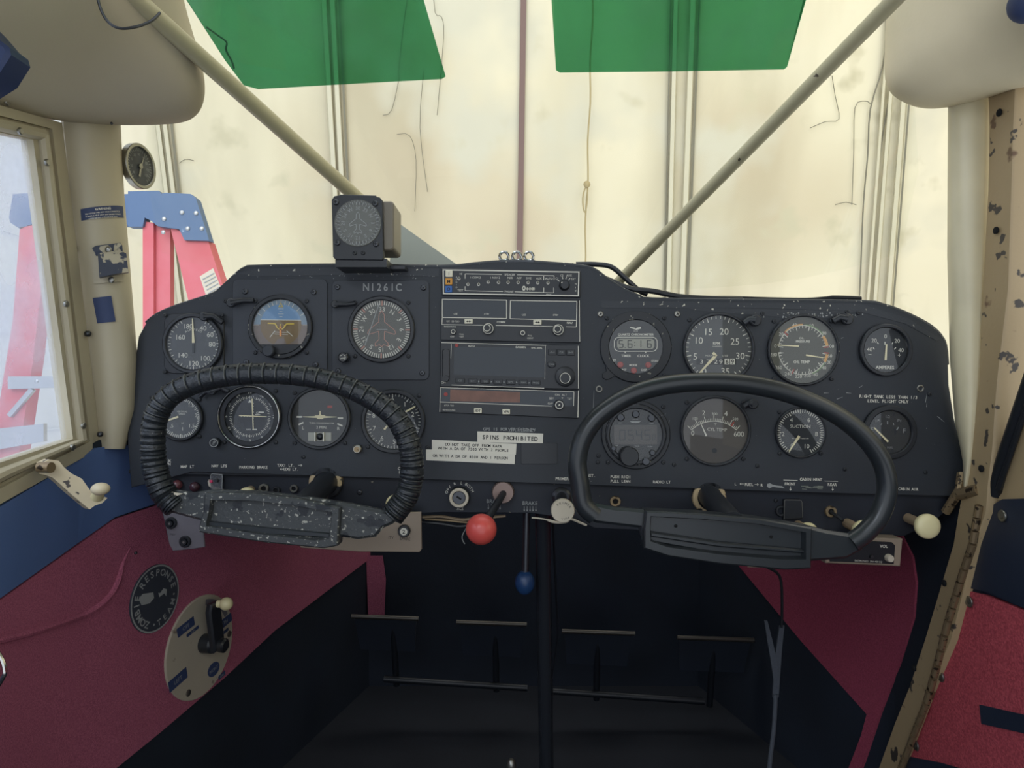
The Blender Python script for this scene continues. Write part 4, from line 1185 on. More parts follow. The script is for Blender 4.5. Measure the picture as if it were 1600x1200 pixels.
# oil pressure and temperature
d = Dial('oil_gauge', 'double gauge lettered OIL PRESSURE and OIL TEMP with two needles', 1254, 547, 56, 52, m_face_green, depth=6, bm=m_bezel_worn)
b = d.mb(); sz = 5.2
d.txt(b, [('20', 1220, 522), ('40', 1241, 508), ('60', 1267, 508.5), ('80', 1287, 520.5), ('100', 1297, 541)], sz)
d.txt(b, [('0', 1211, 540.5), ('280', 1208, 554), ('260', 1216, 574), ('240', 1231, 584), ('220', 1247, 588), ('200', 1261, 587), ('180', 1272, 585), ('140', 1285, 574.5), ('100', 1293, 566), ('60', 1296, 556)], sz)
b.text('OIL', -2, 18.5, 3.4, d.zi); b.text('PRESSURE', 0, 13.6, 3.6, d.zi, 0, True); b.text('OIL TEMP', -2, -18.4, 4.2, d.zi, 0, True)
b.flat_ring(37.8, 38.8, d.zi, 0, 0, 60, -82, 80); b.flat_ring(37.8, 38.8, d.zi, 0, 0, 60, 100, 264)
b.ticks([-82 + 8.1 * i for i in range(21)], 34, 38.5, .9, d.zi); b.ticks([100 + 8.2 * i for i in range(21)], 34, 38.5, .9, d.zi); b.ticks([-82, -50, -17, 16, 48, 80, 100, 130, 162, 196, 230, 262], 31, 38.5, 1.3, d.zi)
d.ink(b)
b = d.mb(); b.flat_ring(38.8, 41, d.zi + .1, 0, 0, 60, -44, 0); b.flat_ring(36, 40.5, d.zi + .1, 0, 0, 60, 56, 80); b.flat_ring(36, 40.5, d.zi + .1, 0, 0, 60, 100, 118); d.ink(b, m_amber, 'caution_arcs')
b = d.mb(); b.flat_ring(38.8, 40.4, d.zi + .1, 0, 0, 60, 4, 52); b.flat_ring(38.8, 40.4, d.zi + .1, 0, 0, 60, 120, 158); d.ink(b, m_greeni, 'normal_arcs')
b = d.mb(); b.ticks([-46, 83, 97, 205], 33, 40.5, 1.8, d.zi + .2); d.ink(b, m_red, 'limit_lines')
d.needle2(1247, 541, 1213, 539.5, 2.4, 1.2); d.needle2(1258, 555, 1285, 559, 2.6, 1.2)
arm(d, [(1298, 503), (1308, 497), (1318, 500)], 9)

# amperes
d = Dial('ammeter', 'small gauge lettered AMPERES at the upper right of the panel', 1382, 547, 41, 35, m_face_dark, depth=7, screws=[], bm=m_black)
b = d.mb(); d.txt(b, [('0', 1383, 525.5), ('20', 1365, 532), ('20', 1401, 532.5), ('40', 1358, 546), ('40', 1407, 547)], 6.2)
b.text('AMPERES', 0, -27, 5.0, d.zi, -1, True); b.line(0, 13, 0, 8, 1.6, d.zi)
for x0, y0, x1, y1 in ((-10, 9.5, -12, 12), (11, 9, 12.5, 12), (-16.5, 1, -18.5, 4), (14.5, 1, 17, 4)): b.line(x0, y0, x1, y1, 1.5, d.zi)
b.line(-26, -7, -21, -7, .8, d.zi); b.line(20, -8, 25, -8, .8, d.zi); b.line(22.5, -10.5, 22.5, -5.5, .8, d.zi)
d.ink(b); d.needle2(1382, 563, 1383.5, 538, 3.2, 2.2)

# ADF-like digital unit behind the right wheel
d = Dial('digital_fuel_computer', 'round black digital instrument with dim readout and a large knob behind the right wheel', 993, 679, 54, 47, m_face_dark, depth=4, bm=m_bezel_worn, cat='instrument')
b = d.mb(); b.ring(40, 47, d.z + 2, d.z + 6, n=48, ch=2); b.build('inner_ring', m_bezel, d.t)
b = d.mb(); b.box(-34, 33, -15, 15, d.z + 1.4, d.z + 3.0); sc = b.build('display', m_lcd_dark, d.t)
b = d.mb(); z = d.z + 3.2
for i, c in enumerate('0545'): digit(b, c, -25 + i * 13, -8, 8, 15, z, 1.6)
digit(b, '0', 26, -8, 4, 8, z, 1); b.build('digits', m_face_dark, sc)
for x, y, r in ((969, 652, 6), (992.5, 647, 6), (1017, 653, 6), (958, 700, 4.5), (1018.5, 707, 5), (1008.5, 720.5, 6.5)): d.knob(x, y, r, 5, m_steel_dark, 'push_button', z=d.z + 2)
d.knob(981, 712, 15, 16, m_black, 'selector_knob', z=d.z + 2)
b = d.mb(); z = d.z + 3.2
b.text('DISPLAY', -1, 24, 1.8, z); b.fill([(-10, 21), (8, 21), (4, 18.4), (-6, 18.4)], z); b.text('VOLT', -25, 18.5, 1.6, z); b.text('CLEAR', 24, 17.5, 1.6, z)
b.text('FUEL', -30, -16.8, 1.8, z); b.text('FLOW', 22, -18.5, 1.8, z); b.text('TOTAL', 2, -18, 1.8, z)
b.build('lettering', m_ink_dim, d.t)

# cylinder temperature
d = Dial('cylinder_temperature_gauge', 'large gauge lettered CYL TEMP from 0 to 600 behind the right wheel', 1117, 673, 55, 51, m_face_brown, depth=6)
b = d.mb(); d.txt(b, [('0', 1082, 676.5), ('2', 1099, 645)], 7.6); d.txt(b, [('600', 1154, 678), ('4', 1134, 646)], 7.6)
d.txt(b, [('100', 1085.5, 654), ('300', 1116, 646.5), ('500', 1148.5, 654.5)], 4.2); b.text('CYL TEMP', 3, 2, 4.8, d.zi, -2); b.text('°F', 0, 10.4, 3.6, d.zi)
cx_, cy_ = -2, -36
def arcp(a, r): return (cx_ + r * sin(radians(a)), cy_ + r * cos(radians(a)))
b.flat_ring(50.5, 51.6, d.zi, cx_, cy_, 120, -43, 43)
b.ticks([-43 + 2.86 * i for i in range(31)], 51, 55.5, .9, d.zi, cx_, cy_); b.ticks([-43 + 14.3 * i for i in range(7)], 50.5, 60, 1.3, d.zi, cx_, cy_)
d.ink(b); b = d.mb(); b.ticks([31.5, 32.6], 51, 59, 1.2, d.zi + .2, cx_, cy_); d.ink(b, m_red, 'limit_line')
d.needle2(1102.8, 681, 1094, 661, 2.6, 1.0, m_ink)
b = d.mb(); b.disc(4, d.zi, -1, -31, 16); b.build('pivot_cap', m_bezel, d.f)
arm(d, [(1160, 635), (1166, 630), (1172, 631)], 8)

# suction
d = Dial('suction_gauge', 'small gauge lettered SUCTION marked 0 to 10 inside the right wheel', 1250, 676, 40, 37, m_face_dark, depth=5)
b = d.mb(); d.txt(b, [('2', 1223, 678), ('4', 1236, 656), ('6', 1263, 656), ('8', 1275, 678), ('10', 1259.5, 697), ('0', 1237, 696)], 6.6)
b.text('SUCTION', 0, 10, 5.2, d.zi, -1); b.text('INCHES OF MERCURY', 0, -9, 1.9, d.zi)
b.ticks([-150 + 6 * i for i in range(51)], 31.5, 36.4, 1.1, d.zi); b.ticks([-150 + 30 * i for i in range(11)], 30, 36.4, 1.7, d.zi)
d.ink(b); d.needle2(1247.5, 681, 1231.5, 705, 4.2, 1.8)

# fuel
d = Dial('fuel_gauge', 'dark fuel quantity gauge marked 1/2, 3/4 and F behind the right rim', 1388, 675, 42, 34, m_face_dark, depth=7, screws=[], bm=m_black)
b = d.mb(); b.text('1/2', -2, 24, 4.2, d.zi); b.text('3/4', 16, 18, 4.0, d.zi, -10); b.text('1/4', -18, 18, 4.0, d.zi, 10)
b.text('F', 24, 2, 7, d.zi); b.text('E', -26, 4, 7, d.zi)
b.line(-2, 17, -2, 12, 1.6, d.zi); b.line(7, 14, 8, 11, 1.2, d.zi); b.line(12, 3, 15, 7.5, 1.8, d.zi); b.line(-11, 14, -12, 11, 1.2, d.zi)
b.text('FUEL', 2, -24, 3, d.zi); d.ink(b, m_ink_dim); d.needle2(1386, 690, 1364, 668, 3, 2)
# ================================================================ radio stack
def box_unit(name, label, corners, cat='radio', th=5, mt=None):
    """flat faced avionics box; corners clockwise from upper left in picture positions"""
    cx = sum(p[0] for p in corners) / 4; cy = sum(p[1] for p in corners) / 4
    t = pthing(name, label, cat, cx, cy)
    b = MB(cx, cy); b.prism([(x - cx, cy - y) for x, y in corners], 0, th, .8); b.build('faceplate', mt or m_bezel, t)
    return t, cx, cy
class U:
    """helper that turns straightened coordinates of a tilted unit into its own frame"""
    def __init__(s, t, cx, cy, slope): s.t, s.cx, s.cy, s.k = t, cx, cy, slope
    def p(s, x, y): return (x - s.cx, s.cy - y - 0)
    def mb(s): return MB(s.cx, s.cy)
    def txt(s, b, t, x, y, h, z, bold=False, wx=1, mono=0): b.text(t, x - s.cx, s.cy - y, h, z, -degrees_(s.k), bold, mono, wx)
def degrees_(k): return math.degrees(math.atan(k))

# audio panel
t, cx, cy = box_unit('audio_panel', 'audio switch panel with white border, top unit of the radio stack', [(690, 419.5), (907, 423.5), (906, 465), (691, 461.5)], th=4)
u = U(t, cx, cy, .016)
b = u.mb(); z = 4.1
oc = [(x - cx, cy - y) for x, y in ((692, 421.5), (905, 425), (904, 463.5), (692.5, 460))]
def border(b, pts, wd, z):
    pts = list(pts)
    if area(pts) < 0: pts.reverse()
    q = inset(pts, wd); n = len(pts)
    b.add([(x, y, z) for x, y in pts] + [(x, y, z) for x, y in q], [(i, (i + 1) % n, n + (i + 1) % n, n + i) for i in range(n)])
border(b, oc, 1.7, z)
def PL(b, pts, wd, z): b.pline([(x - cx, cy - y) for x, y in pts], wd, z)
PL(b, [(727, 436), (727, 428.5), (784, 429.5)], .9, z); PL(b, [(808, 430), (865.5, 431.5), (865.5, 438)], .9, z); PL(b, [(849.5, 431), (849.5, 438)], .9, z)
PL(b, [(727, 448), (727, 454.7), (786, 456)], .9, z); PL(b, [(804, 456.4), (865, 458), (865, 450)], .9, z); PL(b, [(849.5, 457.5), (849.5, 450)], .9, z)
for s, x, y in (('SPEAKER', 796.5, 429.8), ('1 COM 2', 743, 434.2), ('1 NAV 2', 773.5, 434.5), ('MKR', 797, 434.8), ('ADF', 811, 435), ('DME', 826, 435.3), ('AUX', 842, 435.6), ('AUTO', 857.5, 436), ('PHONE', 795.5, 456),
                ('HI', 720.5, 428.5), ('TEST', 719.5, 454.2), ('C1', 870, 435.7), ('C2', 877.5, 431), ('AUX', 889, 431), ('EXT', 895.5, 436.6), ('TMA 350', 857, 460.4)):
    u.txt(b, s, x, y, 3.1 if s != 'TMA 350' else 1.6, z, False, .95)
for i, c in enumerate('AUDIO'): u.txt(b, c, 713.5, 433.5 + i * 4, 2.4, z)
for i, c in enumerate('MIC'): u.txt(b, c, 899, 444.5 + i * 5.2, 2.4, z)
for a, r0, r1 in ((-52, 9, 14), (-14, 9.5, 13.5), (14, 9.5, 13.5), (40, 10, 14)):
    b.ticks([a], r0, r1, .9, z, 881.5 - cx, cy - 446)
b.build('lettering', m_ink, t)
b = u.mb()
for i, (x, r) in enumerate(((818.5, 4), (824, 2.3), (828, 2.3), (831.5, 2.3), (834, 2.3))): b.lathe([(r * .42, 4.2), (r * .6, 4.6), (r * .8, 4.6), (r, 4.2)], x - cx, cy - 452 + (0 if i else 1), n=14, sx=.7, caps=(False, False))
b.build('sticker_marks', m_ink, t)
for (x, y, m_, s) in ((702, 428.5, m_btn_white, 'I'), (701.7, 440.5, m_btn_amber, 'M'), (701.4, 452.5, m_btn_blue, 'O')):
    b = u.mb(); b.rrect(x - cx - 5.5, x - cx + 5.5, cy - y - 5, cy - y + 5, 1.2, 4, 6, .6); o = b.build('marker_light', m_, t)
    b = u.mb(); b.text(s, x - cx, cy - y, 4.6, 6.1, 0, True); b.build('lettering', m_ink_black, o)
for x, y in ((717.5, 436), (731.5, 445), (748, 445.2), (763, 441.5), (779, 442), (794, 442), (809.5, 442), (825, 442.4), (840, 442.7), (856, 442.7)):
    b = u.mb(); X, Y = x - cx, cy - y; b.lathe([(2.6, 4), (2.6, 5)], X, Y, n=12); b.tube([(X, Y, 4.5), (X + .3, Y + 1.4, 9)], [1, 1.5], 8); b.build('toggle_switch', m_steel, t)
b = u.mb(); b.lathe([(8.5, 4), (8, 8), (6, 12)], 881.5 - cx, cy - 446.5, n=24); kn = b.build('rotary_knob', m_black, t)
b = u.mb(); b.disc(.9, 12.1, 877 - cx, cy - 443, 8); b.build('index_dot', m_ink, kn)

# nav com
t, cx, cy = box_unit('nav_com_radio', 'radio with two dark display windows and two knobs, second in the stack', [(689.5, 465.5), (903.5, 469), (906, 536), (689, 531.5)], th=4)
u = U(t, cx, cy, .016); b = u.mb()
def PLc(b, pts, wd, z, close=False): b.pline([(x - cx, cy - y) for x, y in pts], wd, z, close)
PLc(b, [(691.5, 468), (791.5, 469.5), (791.5, 498), (691.5, 496.5)], 1.1, z, True); PLc(b, [(797.5, 470), (901, 471.5), (900.5, 501), (797, 498.5)], 1.1, z, True)
PLc(b, [(691.5, 497), (691, 507.5), (755, 508.5)], 1.0, z); PLc(b, [(775, 508.7), (865, 510.5)], 1.0, z); PLc(b, [(884, 510.8), (900, 511), (900.5, 500)], 1.0, z); PLc(b, [(905, 470), (905.5, 534)], .8, z)
for s, x, y, h in (('USE', 712, 490.7, 2.6), ('STBY', 760.5, 491, 2.6), ('USE', 818.5, 492.3, 2.6), ('STBY', 868, 492.6, 2.6), ('KX 155 TSO', 708, 502.4, 2.6), ('COMM', 783, 503.6, 3), ('NAV', 890, 504.8, 3.2), ('BENDIX/KING', 703.5, 510.6, 2.1), ('OFF', 707, 526.3, 2.6), ('PULL', 721.5, 522.5, 2.2), ('TEST', 721.5, 526.5, 2.4), ('PULL', 828, 524.5, 2.2), ('IDENT', 828.5, 528.7, 2.4)):
    u.txt(b, s, x, y, h, z, h > 2.9)
b.build('lettering', m_ink_dim if 0 else m_ink, t)
for q in ([(693, 469.3), (790, 470.8), (790, 496.8), (693, 495.3)], [(799, 471.3), (899.5, 472.8), (899, 499.5), (798.6, 497.4)]):
    b = u.mb(); b.prism([(x - cx, cy - y) for x, y in q], 3.9, 4.05); b.build('display', m_screen, t)
for x, y in ((732.5, 502.6), (839.5, 504.2)):
    b = u.mb(); b.rrect(x - cx - 6.5, x - cx + 6.5, cy - y - 3.6, cy - y + 3.6, 1, 4, 6.2, .6); o = b.build('swap_button', m_btn_white, t)
    b = u.mb(); X, Y = x - cx, cy - y
    b.line(X - 3, Y, X + 3, Y, 1, 6.3)
    for s in (-1, 1): b.fill([(X + 4 * s, Y), (X + 1 * s, Y + 1.7), (X + 1 * s, Y - 1.7)], 6.3)
    b.build('arrow_mark', m_ink_black, o)
for x, y, r, inner in ((763, 514.3, 9, 1), (871.5, 516, 9, 1), (709, 519, 4.2, 0), (816.5, 521, 4.4, 0)):
    b = u.mb(); X, Y = x - cx, cy - y
    b.lathe([(r, 4), (r, 11), (r - .8, 12)], X, Y, n=28); k = b.build('tuning_knob', m_black, t)
    b = u.mb(); b.flat_ring(r - 1.7, r - .7, 12.1, X, Y, 28); b.build('rim_line', m_ink, k)
    if inner:
        b = u.mb(); X -= 1.5; Y += .6; b.lathe([(5.8, 11), (5.8, 17), (5, 18)], X, Y, n=24); k2 = b.build('inner_knob', m_black, k)
        b = u.mb(); b.flat_ring(4.5, 5.6, 18.1, X, Y, 24); b.build('rim_line', m_ink, k)

# gps
t, cx, cy = box_unit('gps_navigator', 'gps unit with wide blank screen and a row of keys, third in the radio stack', [(689, 534.5), (903, 540), (903.5, 608), (688.5, 604)], th=6)
u = U(t, cx, cy, .022); z = 6.15
b = u.mb(); b.prism([(x - cx, cy - y) for x, y in ((710, 541.5), (851, 544.5), (850.5, 590), (709.5, 585.5))], 5.9, 6.1); sc = b.build('screen', m_screen, t)
b = u.mb(); PLc(b, [(690, 535.7), (853, 540)], 1, z); PLc(b, [(904 - 1, 541), (903.3, 607)], 1.2, z); PLc(b, [(706, 601.5), (850, 606.5)], 1, z); PLc(b, [(851.8, 541), (851, 593)], .6, z); PLc(b, [(705.7, 538), (705, 560)], .7, z)
for s, x, y, h, bo in (('AUTO', 737, 541, 2.6, True), ('GARMIN', 813.5, 542.8, 3.0, True), ('GNC 250XL', 838.5, 543.8, 2.3, True), ('OFF', 693.8, 597.8, 3.2, False)): u.txt(b, s, x, y, h, z + .1, bo)
b.build('lettering', m_ink, t)
def key(x, y, hw, hh, s, h=2.6):
    b = u.mb(); b.rrect(x - cx - hw, x - cx + hw, cy - y - hh, cy - y + hh, 1, 6, 8.4, .6); k = b.build('key', m_black, t)
    b = u.mb(); u.txt(b, s, x, y, h, 8.5); b.build('lettering', m_ink_dim, k)
for x, y, s in ((862.5, 550.5, '-D->'), (876.5, 551, 'CLR'), (891, 551.3, 'ENT')): key(x, y, 6.4, 4.6, s)
for i, (x, s) in enumerate(((719.5, 'CO'), (739, 'D->'), (758, 'MSG'), (778, 'RTE'), (798, 'WPT'), (817.5, 'NAV'), (837, 'PROC'))): key(x, 594.8 + i * .55, 7, 3.8, s)
b = u.mb()
for i in range(5):
    x, y = 748.5 + i * 19.6, 596 + i * .55; b.fill([(x - cx - 1.2, cy - y - 1.5), (x - cx + 1.4, cy - y), (x - cx - 1.2, cy - y + 1.5)], z)
b.build('key_arrows', m_ink_dim, t)
b = u.mb(); b.lathe([(7, 6), (7, 8), (6, 8.6)], 861.5 - cx, cy - 569.5, n=24, sy=.8); k = b.build('cursor_key', m_black, t)
b = u.mb(); u.txt(b, 'CRSR', 861.5, 569.5, 2.6, 8.7); b.build('lettering', m_ink_dim, k)
b = u.mb(); b.lathe([(15.5, 6), (15.5, 12), (13.5, 13)], 882.5 - cx, cy - 588.5, n=36); k = b.build('tuning_knob', m_black, t)
b = u.mb(); X, Y = 881.5 - cx, cy - 591; b.lathe([(9, 13), (9, 20), (8.2, 21)], X, Y, n=28); b.build('inner_knob', m_bezel, k)
b = u.mb(); b.flat_ring(7.4, 8.3, 21.1, X, Y, 28); b.build('rim_line', m_ink, k)
b = u.mb(); b.rrect(692 - cx, 703 - cx, cy - 594, cy - 546, 3, 6, 9, 1); b.build('card_slot_cover', m_gloss, t)
b = u.mb(); b.lathe([(5.5, 6), (5, 13)], 697 - cx, cy - 591.5, n=20); b.build('volume_knob', m_black, t)
b = u.mb(); b.lathe([(3, 6), (2.6, 7.2)], 714 - cx, cy - 540, n=16); b.build('photocell', m_btn_red, t)

# transponder
t, cx, cy = box_unit('transponder', 'transponder with an unlit orange display, lowest unit of the radio stack', [(688, 604.5), (903.5, 610), (902.5, 653.5), (687, 644)], th=4.5)
u = U(t, cx, cy, .026); z = 4.65
b = u.mb(); b.prism([(x - cx, cy - y) for x, y in ((690, 606), (896, 612), (895.5, 635), (690, 628))], 4.4, 4.55); b.build('display_window', m_screen, t)
b = u.mb(); b.prism([(x - cx, cy - y) for x, y in ((704, 608.5), (813, 612.5), (812.5, 629), (703.5, 626.5))], 4.5, 4.7); b.build('digit_display', m_amber_lcd, t)
b = u.mb(); PLc(b, [(688.5, 605.5), (896.5, 612), (896, 634)], .9, z); PLc(b, [(688.5, 605.5), (688, 628), (862, 634.5)], 1, z); PLc(b, [(688, 628), (687.5, 643.5)], .8, z); PLc(b, [(903.5, 610), (902.6, 652)], 1.4, z)
for s, x, y, h in (('ON', 870.5, 616.7, 3.2), ('ALT', 881.5, 617, 3.2), ('SBY', 861.5, 622.3, 3.2), ('TST', 889.5, 623, 3.2), ('OFF', 859.5, 630.5, 3.2), ('KT 76 TSO', 702, 633.5, 2.2), ('BENDIX/KING', 702, 640.3, 2.2)): u.txt(b, s, x, y, h, z)
b.fill([(876.8 - cx, cy - 621), (880 - cx, cy - 621), (878.4 - cx, cy - 623)], z)
b.build('lettering', m_ink, t)
for x, y, s in ((747, 641.5, 'IDT'), (791, 643, 'VFR')):
    b = u.mb(); b.rrect(x - cx - 6, x - cx + 6, cy - y - 4, cy - y + 4, 1, 4.5, 7, .6); o = b.build('push_button', m_btn_white, t)
    b = u.mb(); u.txt(b, s, x, y, 3.6, 7.1, True); b.build('lettering', m_ink_black, o)
b = u.mb(); b.lathe([(3.2, 4.5), (3, 5.4)], 697 - cx, cy - 616, n=16); b.build('reply_lamp', m_btn_red, t)
b = u.mb(); X, Y = 873 - cx, cy - 632.5; b.lathe([(8, 4.5), (8, 10), (7, 13)], X, Y, n=28); k = b.build('function_knob', m_black, t)
b = u.mb(); b.flat_ring(5, 6.3, 13.1, X, Y, 28); b.build('rim_line', m_ink, k)
b = u.mb(); b.fill([(X - 1.6, Y - 1.6), (X + 2, Y), (X - .4, Y + 2)], 13.2); b.build('pointer', m_ink, k)

# ================================================================ panel top compass
CY_ = 1130
t = thing('vertical_card_compass', 'square black card compass standing on top of the panel left of centre', 'compass', pframe(559, 360, 1050))
kx = 1.0
def mk(px, py): return ((px - 559) * 1050 / F, (360 - py) * 1050 / F)
b = MB(); P = [mk(x, y) for x, y in ((519, 313), (523, 307), (531, 305.5), (532, 304.5), (588, 306), (589, 308), (594, 309), (598, 314), (600, 404), (598, 407), (525, 406), (521, 402))]
b.prism(P, -4, 3, 1); b.build('faceplate', m_bezel, t)
b = MB(); b.rrect(mk(536, 0)[0], mk(615, 0)[0], mk(0, 390)[1], mk(0, 313)[1], 6, -70, -4, 2); b.build('case', m_steel_dark if 0 else mat('compass_case', (120, 112, 98), .45, bump=(40, .1, .001)), t)
X, Y = mk(560, 349.5)
b = MB(); b.lathe([(34.5, 3), (34.5, 4.2), (33.5, 4.2)], X, Y, n=48, caps=(False, False)); b.disc(34, 3.3, X, Y, 48); b.build('dial_face', mat('compass_face', (92, 92, 84), .6), t)
b = MB()
names = ['30', '33', 'N', '3', '6', 'E', '12', '15', 'S', '21', '24', 'W']
for i, n in enumerate(names):
    a = 30 * i; ra = radians(a); b.text(n, X + 22 * sin(ra), Y + 22 * cos(ra), 5.2, 3.7, -a)
b.ticks([5 * i for i in range(72)], 27, 31.5, .8, 3.7, X, Y); b.ticks([10 * i for i in range(36)], 27, 33, 1.1, 3.7, X, Y)
b.pline([(X + x * .58, Y + y * .55) for x, y in AIRPL], .9, 3.8, True)
b.build('markings', m_ink_dim, t)
b = MB(); b.disc(33.8, 5, X, Y, 48); b.build('glass', m_lens, t)
for px, py in ((526, 317), (587, 319), (528, 380), (588, 382)): 
    x, y = mk(px, py); put(SCREW_BIG, 'screw', t, x, y, 3)
for px in (555, 568): x, y = mk(px, 396); put(SCREW, 'screw', t, x, y, 3)
b = MB(); x0, y0 = mk(524, 404); x1, y1 = mk(604, 413); b.box(x0, x1, y1 - 4, y0, -60, 0); x2, y2 = mk(628, 409); b.box(x1, x2, y1 - 2, y1 + 3, -60, -30)
b.build('bracket', m_bezel, t)

# three ring nuts on a small plate on the panel top
t = thing('ring_fitting', 'three small steel rings in a row on a thin plate on the panel top', 'fitting', pframe(808, 409, 1116))
b = MB(); b.prism([(-28, -2), (25, -2), (28, 2), (-26, 1)], -8, 6); b.build('base_plate', m_steel_dark, t)
for x in (-20.5, -.5, 18.5):
    b = MB(); r = []
    for i in range(13): a = 2 * pi * i / 12; r.append((x + 7 * cos(a), 8.6 + 7 * sin(a), 0))
    b.tube(r, 2.4, 8, caps=False); b.build('ring', m_chrome, t)

# cables along the right upper edge
b = MB()
b.tube(smooth_path([pp(893, 415, 1120), pp(905, 419, 1118), pp(950, 437, 1118), pp(985, 451, 1118), (pp(1020, 455, 1120)), pp(1060, 463, 1125), pp(1100, 466, 1130), pp(1160, 468, 1130)], 5), 4.4, 10)
tag(b.build('cable', m_cable, None, world=True), 'thick black cable lying along the sloping right shoulder of the panel top', 'cable')
b = MB()
b.tube(smooth_path([pp(900, 413, 1150), pp(930, 413, 1150), pp(955, 417, 1150), pp(975, 433, 1148), pp(985, 442, 1146), pp(1000, 455, 1144), pp(1012, 460, 1142)], 5), 4.2, 10)
tag(b.build('cable', m_cable, None, world=True), 'black cable hooped behind the foot of the right brace tube', 'cable')
b = MB()
b.tube(smooth_path([pp(1090, 467, 1140), pp(1130, 465, 1140), pp(1200, 467, 1142), pp(1260, 468, 1140), pp(1300, 465.5, 1138), pp(1345, 467, 1136)], 5), [3] * 20 + [4.2] * 6, 8)
tag(b.build('padding_strip', m_cable, None, world=True), 'flat black rubber strip along the right half of the panel top', 'trim strip')
# grey triangle behind left brace, added as a flat sheet
b = MB(); P = [pp(618, 345, 1320), pp(712, 412, 1320), pp(700, 428, 1320), pp(606, 428, 1320)]
b.stack([P, [(p[0], p[1] + 8, p[2]) for p in P]]); tag(b.build('grey_triangle', m_grey_triangle, None, world=True), 'grey triangular sheet behind the left brace and the compass', 'panel')

# outside air thermometer through the windshield
M_ = Matrix.Translation(w(pp(216, 260, 1120))) @ Matrix.Rotation(radians(80), 4, 'Z') @ Matrix.Rotation(radians(-4), 4, 'Y') @ RX
t = thing('outside_air_thermometer', 'small oval-looking round thermometer dial mounted in the windshield beside the left post', 'thermometer', M_)
b = MB(); b.ring(29.5, 35, -4, 6, n=48); b.build('bezel', m_steel, t)
b = MB(); b.lathe([(30, -6), (30, 2)], n=48); b.build('dial_face', m_face_veiled, t)
b = MB(); b.ticks([-140 + 10 * i for i in range(29)], 23, 28, .9, 2.5)
for i, s in enumerate(('40', '20', '0', '20', '40', '60', '80', '100', '120')): a = radians(-130 + i * 32); b.text(s, 18.5 * sin(a), 18.5 * cos(a), 4, 2.5)
b.text('°F', 0, -12, 4, 2.5); b.build('markings', m_ink_dim, t)
b = MB(); b.prism([(-5, -16), (-1, -17), (2, -4), (12, 23), (-1, -3)], 3.4, 4); b.lathe([(4, 3), (4, 5.4), (2, 5.6)], 0, 0, n=16); b.build('needle', m_steel, t)
b = MB(); b.tube([(0, 0, -6), (0, 0, -60)], 4, 10); b.build('probe', m_steel, t)

# ================================================================ control wheels
WY = 985
def wp(px, py, d=0): return pp(px, py, WY - d)
def wheel(name, label, rim, radii, shaft_px, hub_px, mt, wrapped):
    t = thing(name, label, 'control wheel', at=pp(*hub_px, WY))
    P = smooth_path([wp(*p) for p in rim], 10)
    n = len(P); R = [radii[0] + (radii[1] - radii[0]) * min(1, abs(i / (n - 1) - .5) * 2.2) for i in range(n)]
    if wrapped:
        rnd = random.Random(3); Q = []; RR = []; G = []
        for i in range(n - 1):
            a, c = Vector(P[i]), Vector(P[i + 1])
            for k in range(3): Q.append(tuple(a.lerp(c, k / 3))); RR.append(R[i])
        g = 0; nxt = 5
        for i in range(len(Q)):
            side = abs(i / len(Q) - .5) > .24
            if i == nxt:
                RR[i] *= .91; G.append(i); nxt = i + (rnd.choice((5, 6, 8, 9)) if side else rnd.choice((12, 13, 11)))
            else: RR[i] *= 1 + rnd.uniform(-.035 if side else -.01, .045 if side else .012)
        b = MB(); b.tube(Q, RR, 20); b.build('wrapped_rim', mt, t, world=True, sharp=70)
        b = MB(); nxt = 0; g = 0
        for i in range(4, len(Q) - 4):
            f = i / len(Q)
            if .22 < f < .78 and (i + 1) in G:
                q = Vector(Q[i]); tt = (Vector(Q[i + 1]) - Vector(Q[i - 1])).normalized(); up = Vector((0, -1, 0)); sd = tt.cross(up).normalized()
                if sd.z < 0: sd = -sd
                r = RR[i] * 1.03
                arc = [tuple(q + sd * (r * cos(a)) + up * (r * sin(a))) for a in (radians(10), radians(35), radians(60), radians(85), radians(110))]
                b.tube(arc, .9, 6)
        b.build('lacing', m_lace, t, world=True)
        b = MB()
        for i in range(4, len(Q) - 4):
            f = i / len(Q)
            if .2 < f < .8 and i % 7 == 0:
                q = Vector(Q[i]); tt = (Vector(Q[i + 1]) - Vector(Q[i - 1])).normalized(); up = Vector((0, -1, 0)); sd = tt.cross(up).normalized()
                if sd.z < 0: sd = -sd
                a = radians(38 if i % 2 else 50); c = q + (sd * cos(a) + up * sin(a)) * RR[i] * .99
                b.ball(tuple(c), 1.5, 8)
        b.build('stitch_hole', m_dark, t, world=True)
    else:
        b = MB(); b.tube(P, R, 22); b.build('rim', mt, t, world=True)
    return t
def chunk(t, nm, pts, d0, d1, mt, ch=3):
    """hub piece traced at the wheel's distance, d0..d1 towards the pilot"""
    pts = list(pts); P2 = [((x - 800) * WY / F, (600 - y) * WY / F) for x, y in pts]
    if area(P2) < 0: P2.reverse()
    q = inset(P2, ch)
    b = MB(); b.stack([[(x, WY - d0, z) for x, z in q], [(x, WY - d0 - ch, z) for x, z in P2], [(x, WY - d1 + ch, z) for x, z in P2], [(x, WY - d1, z) for x, z in q]])
    return b.build(nm, mt, t, world=True)
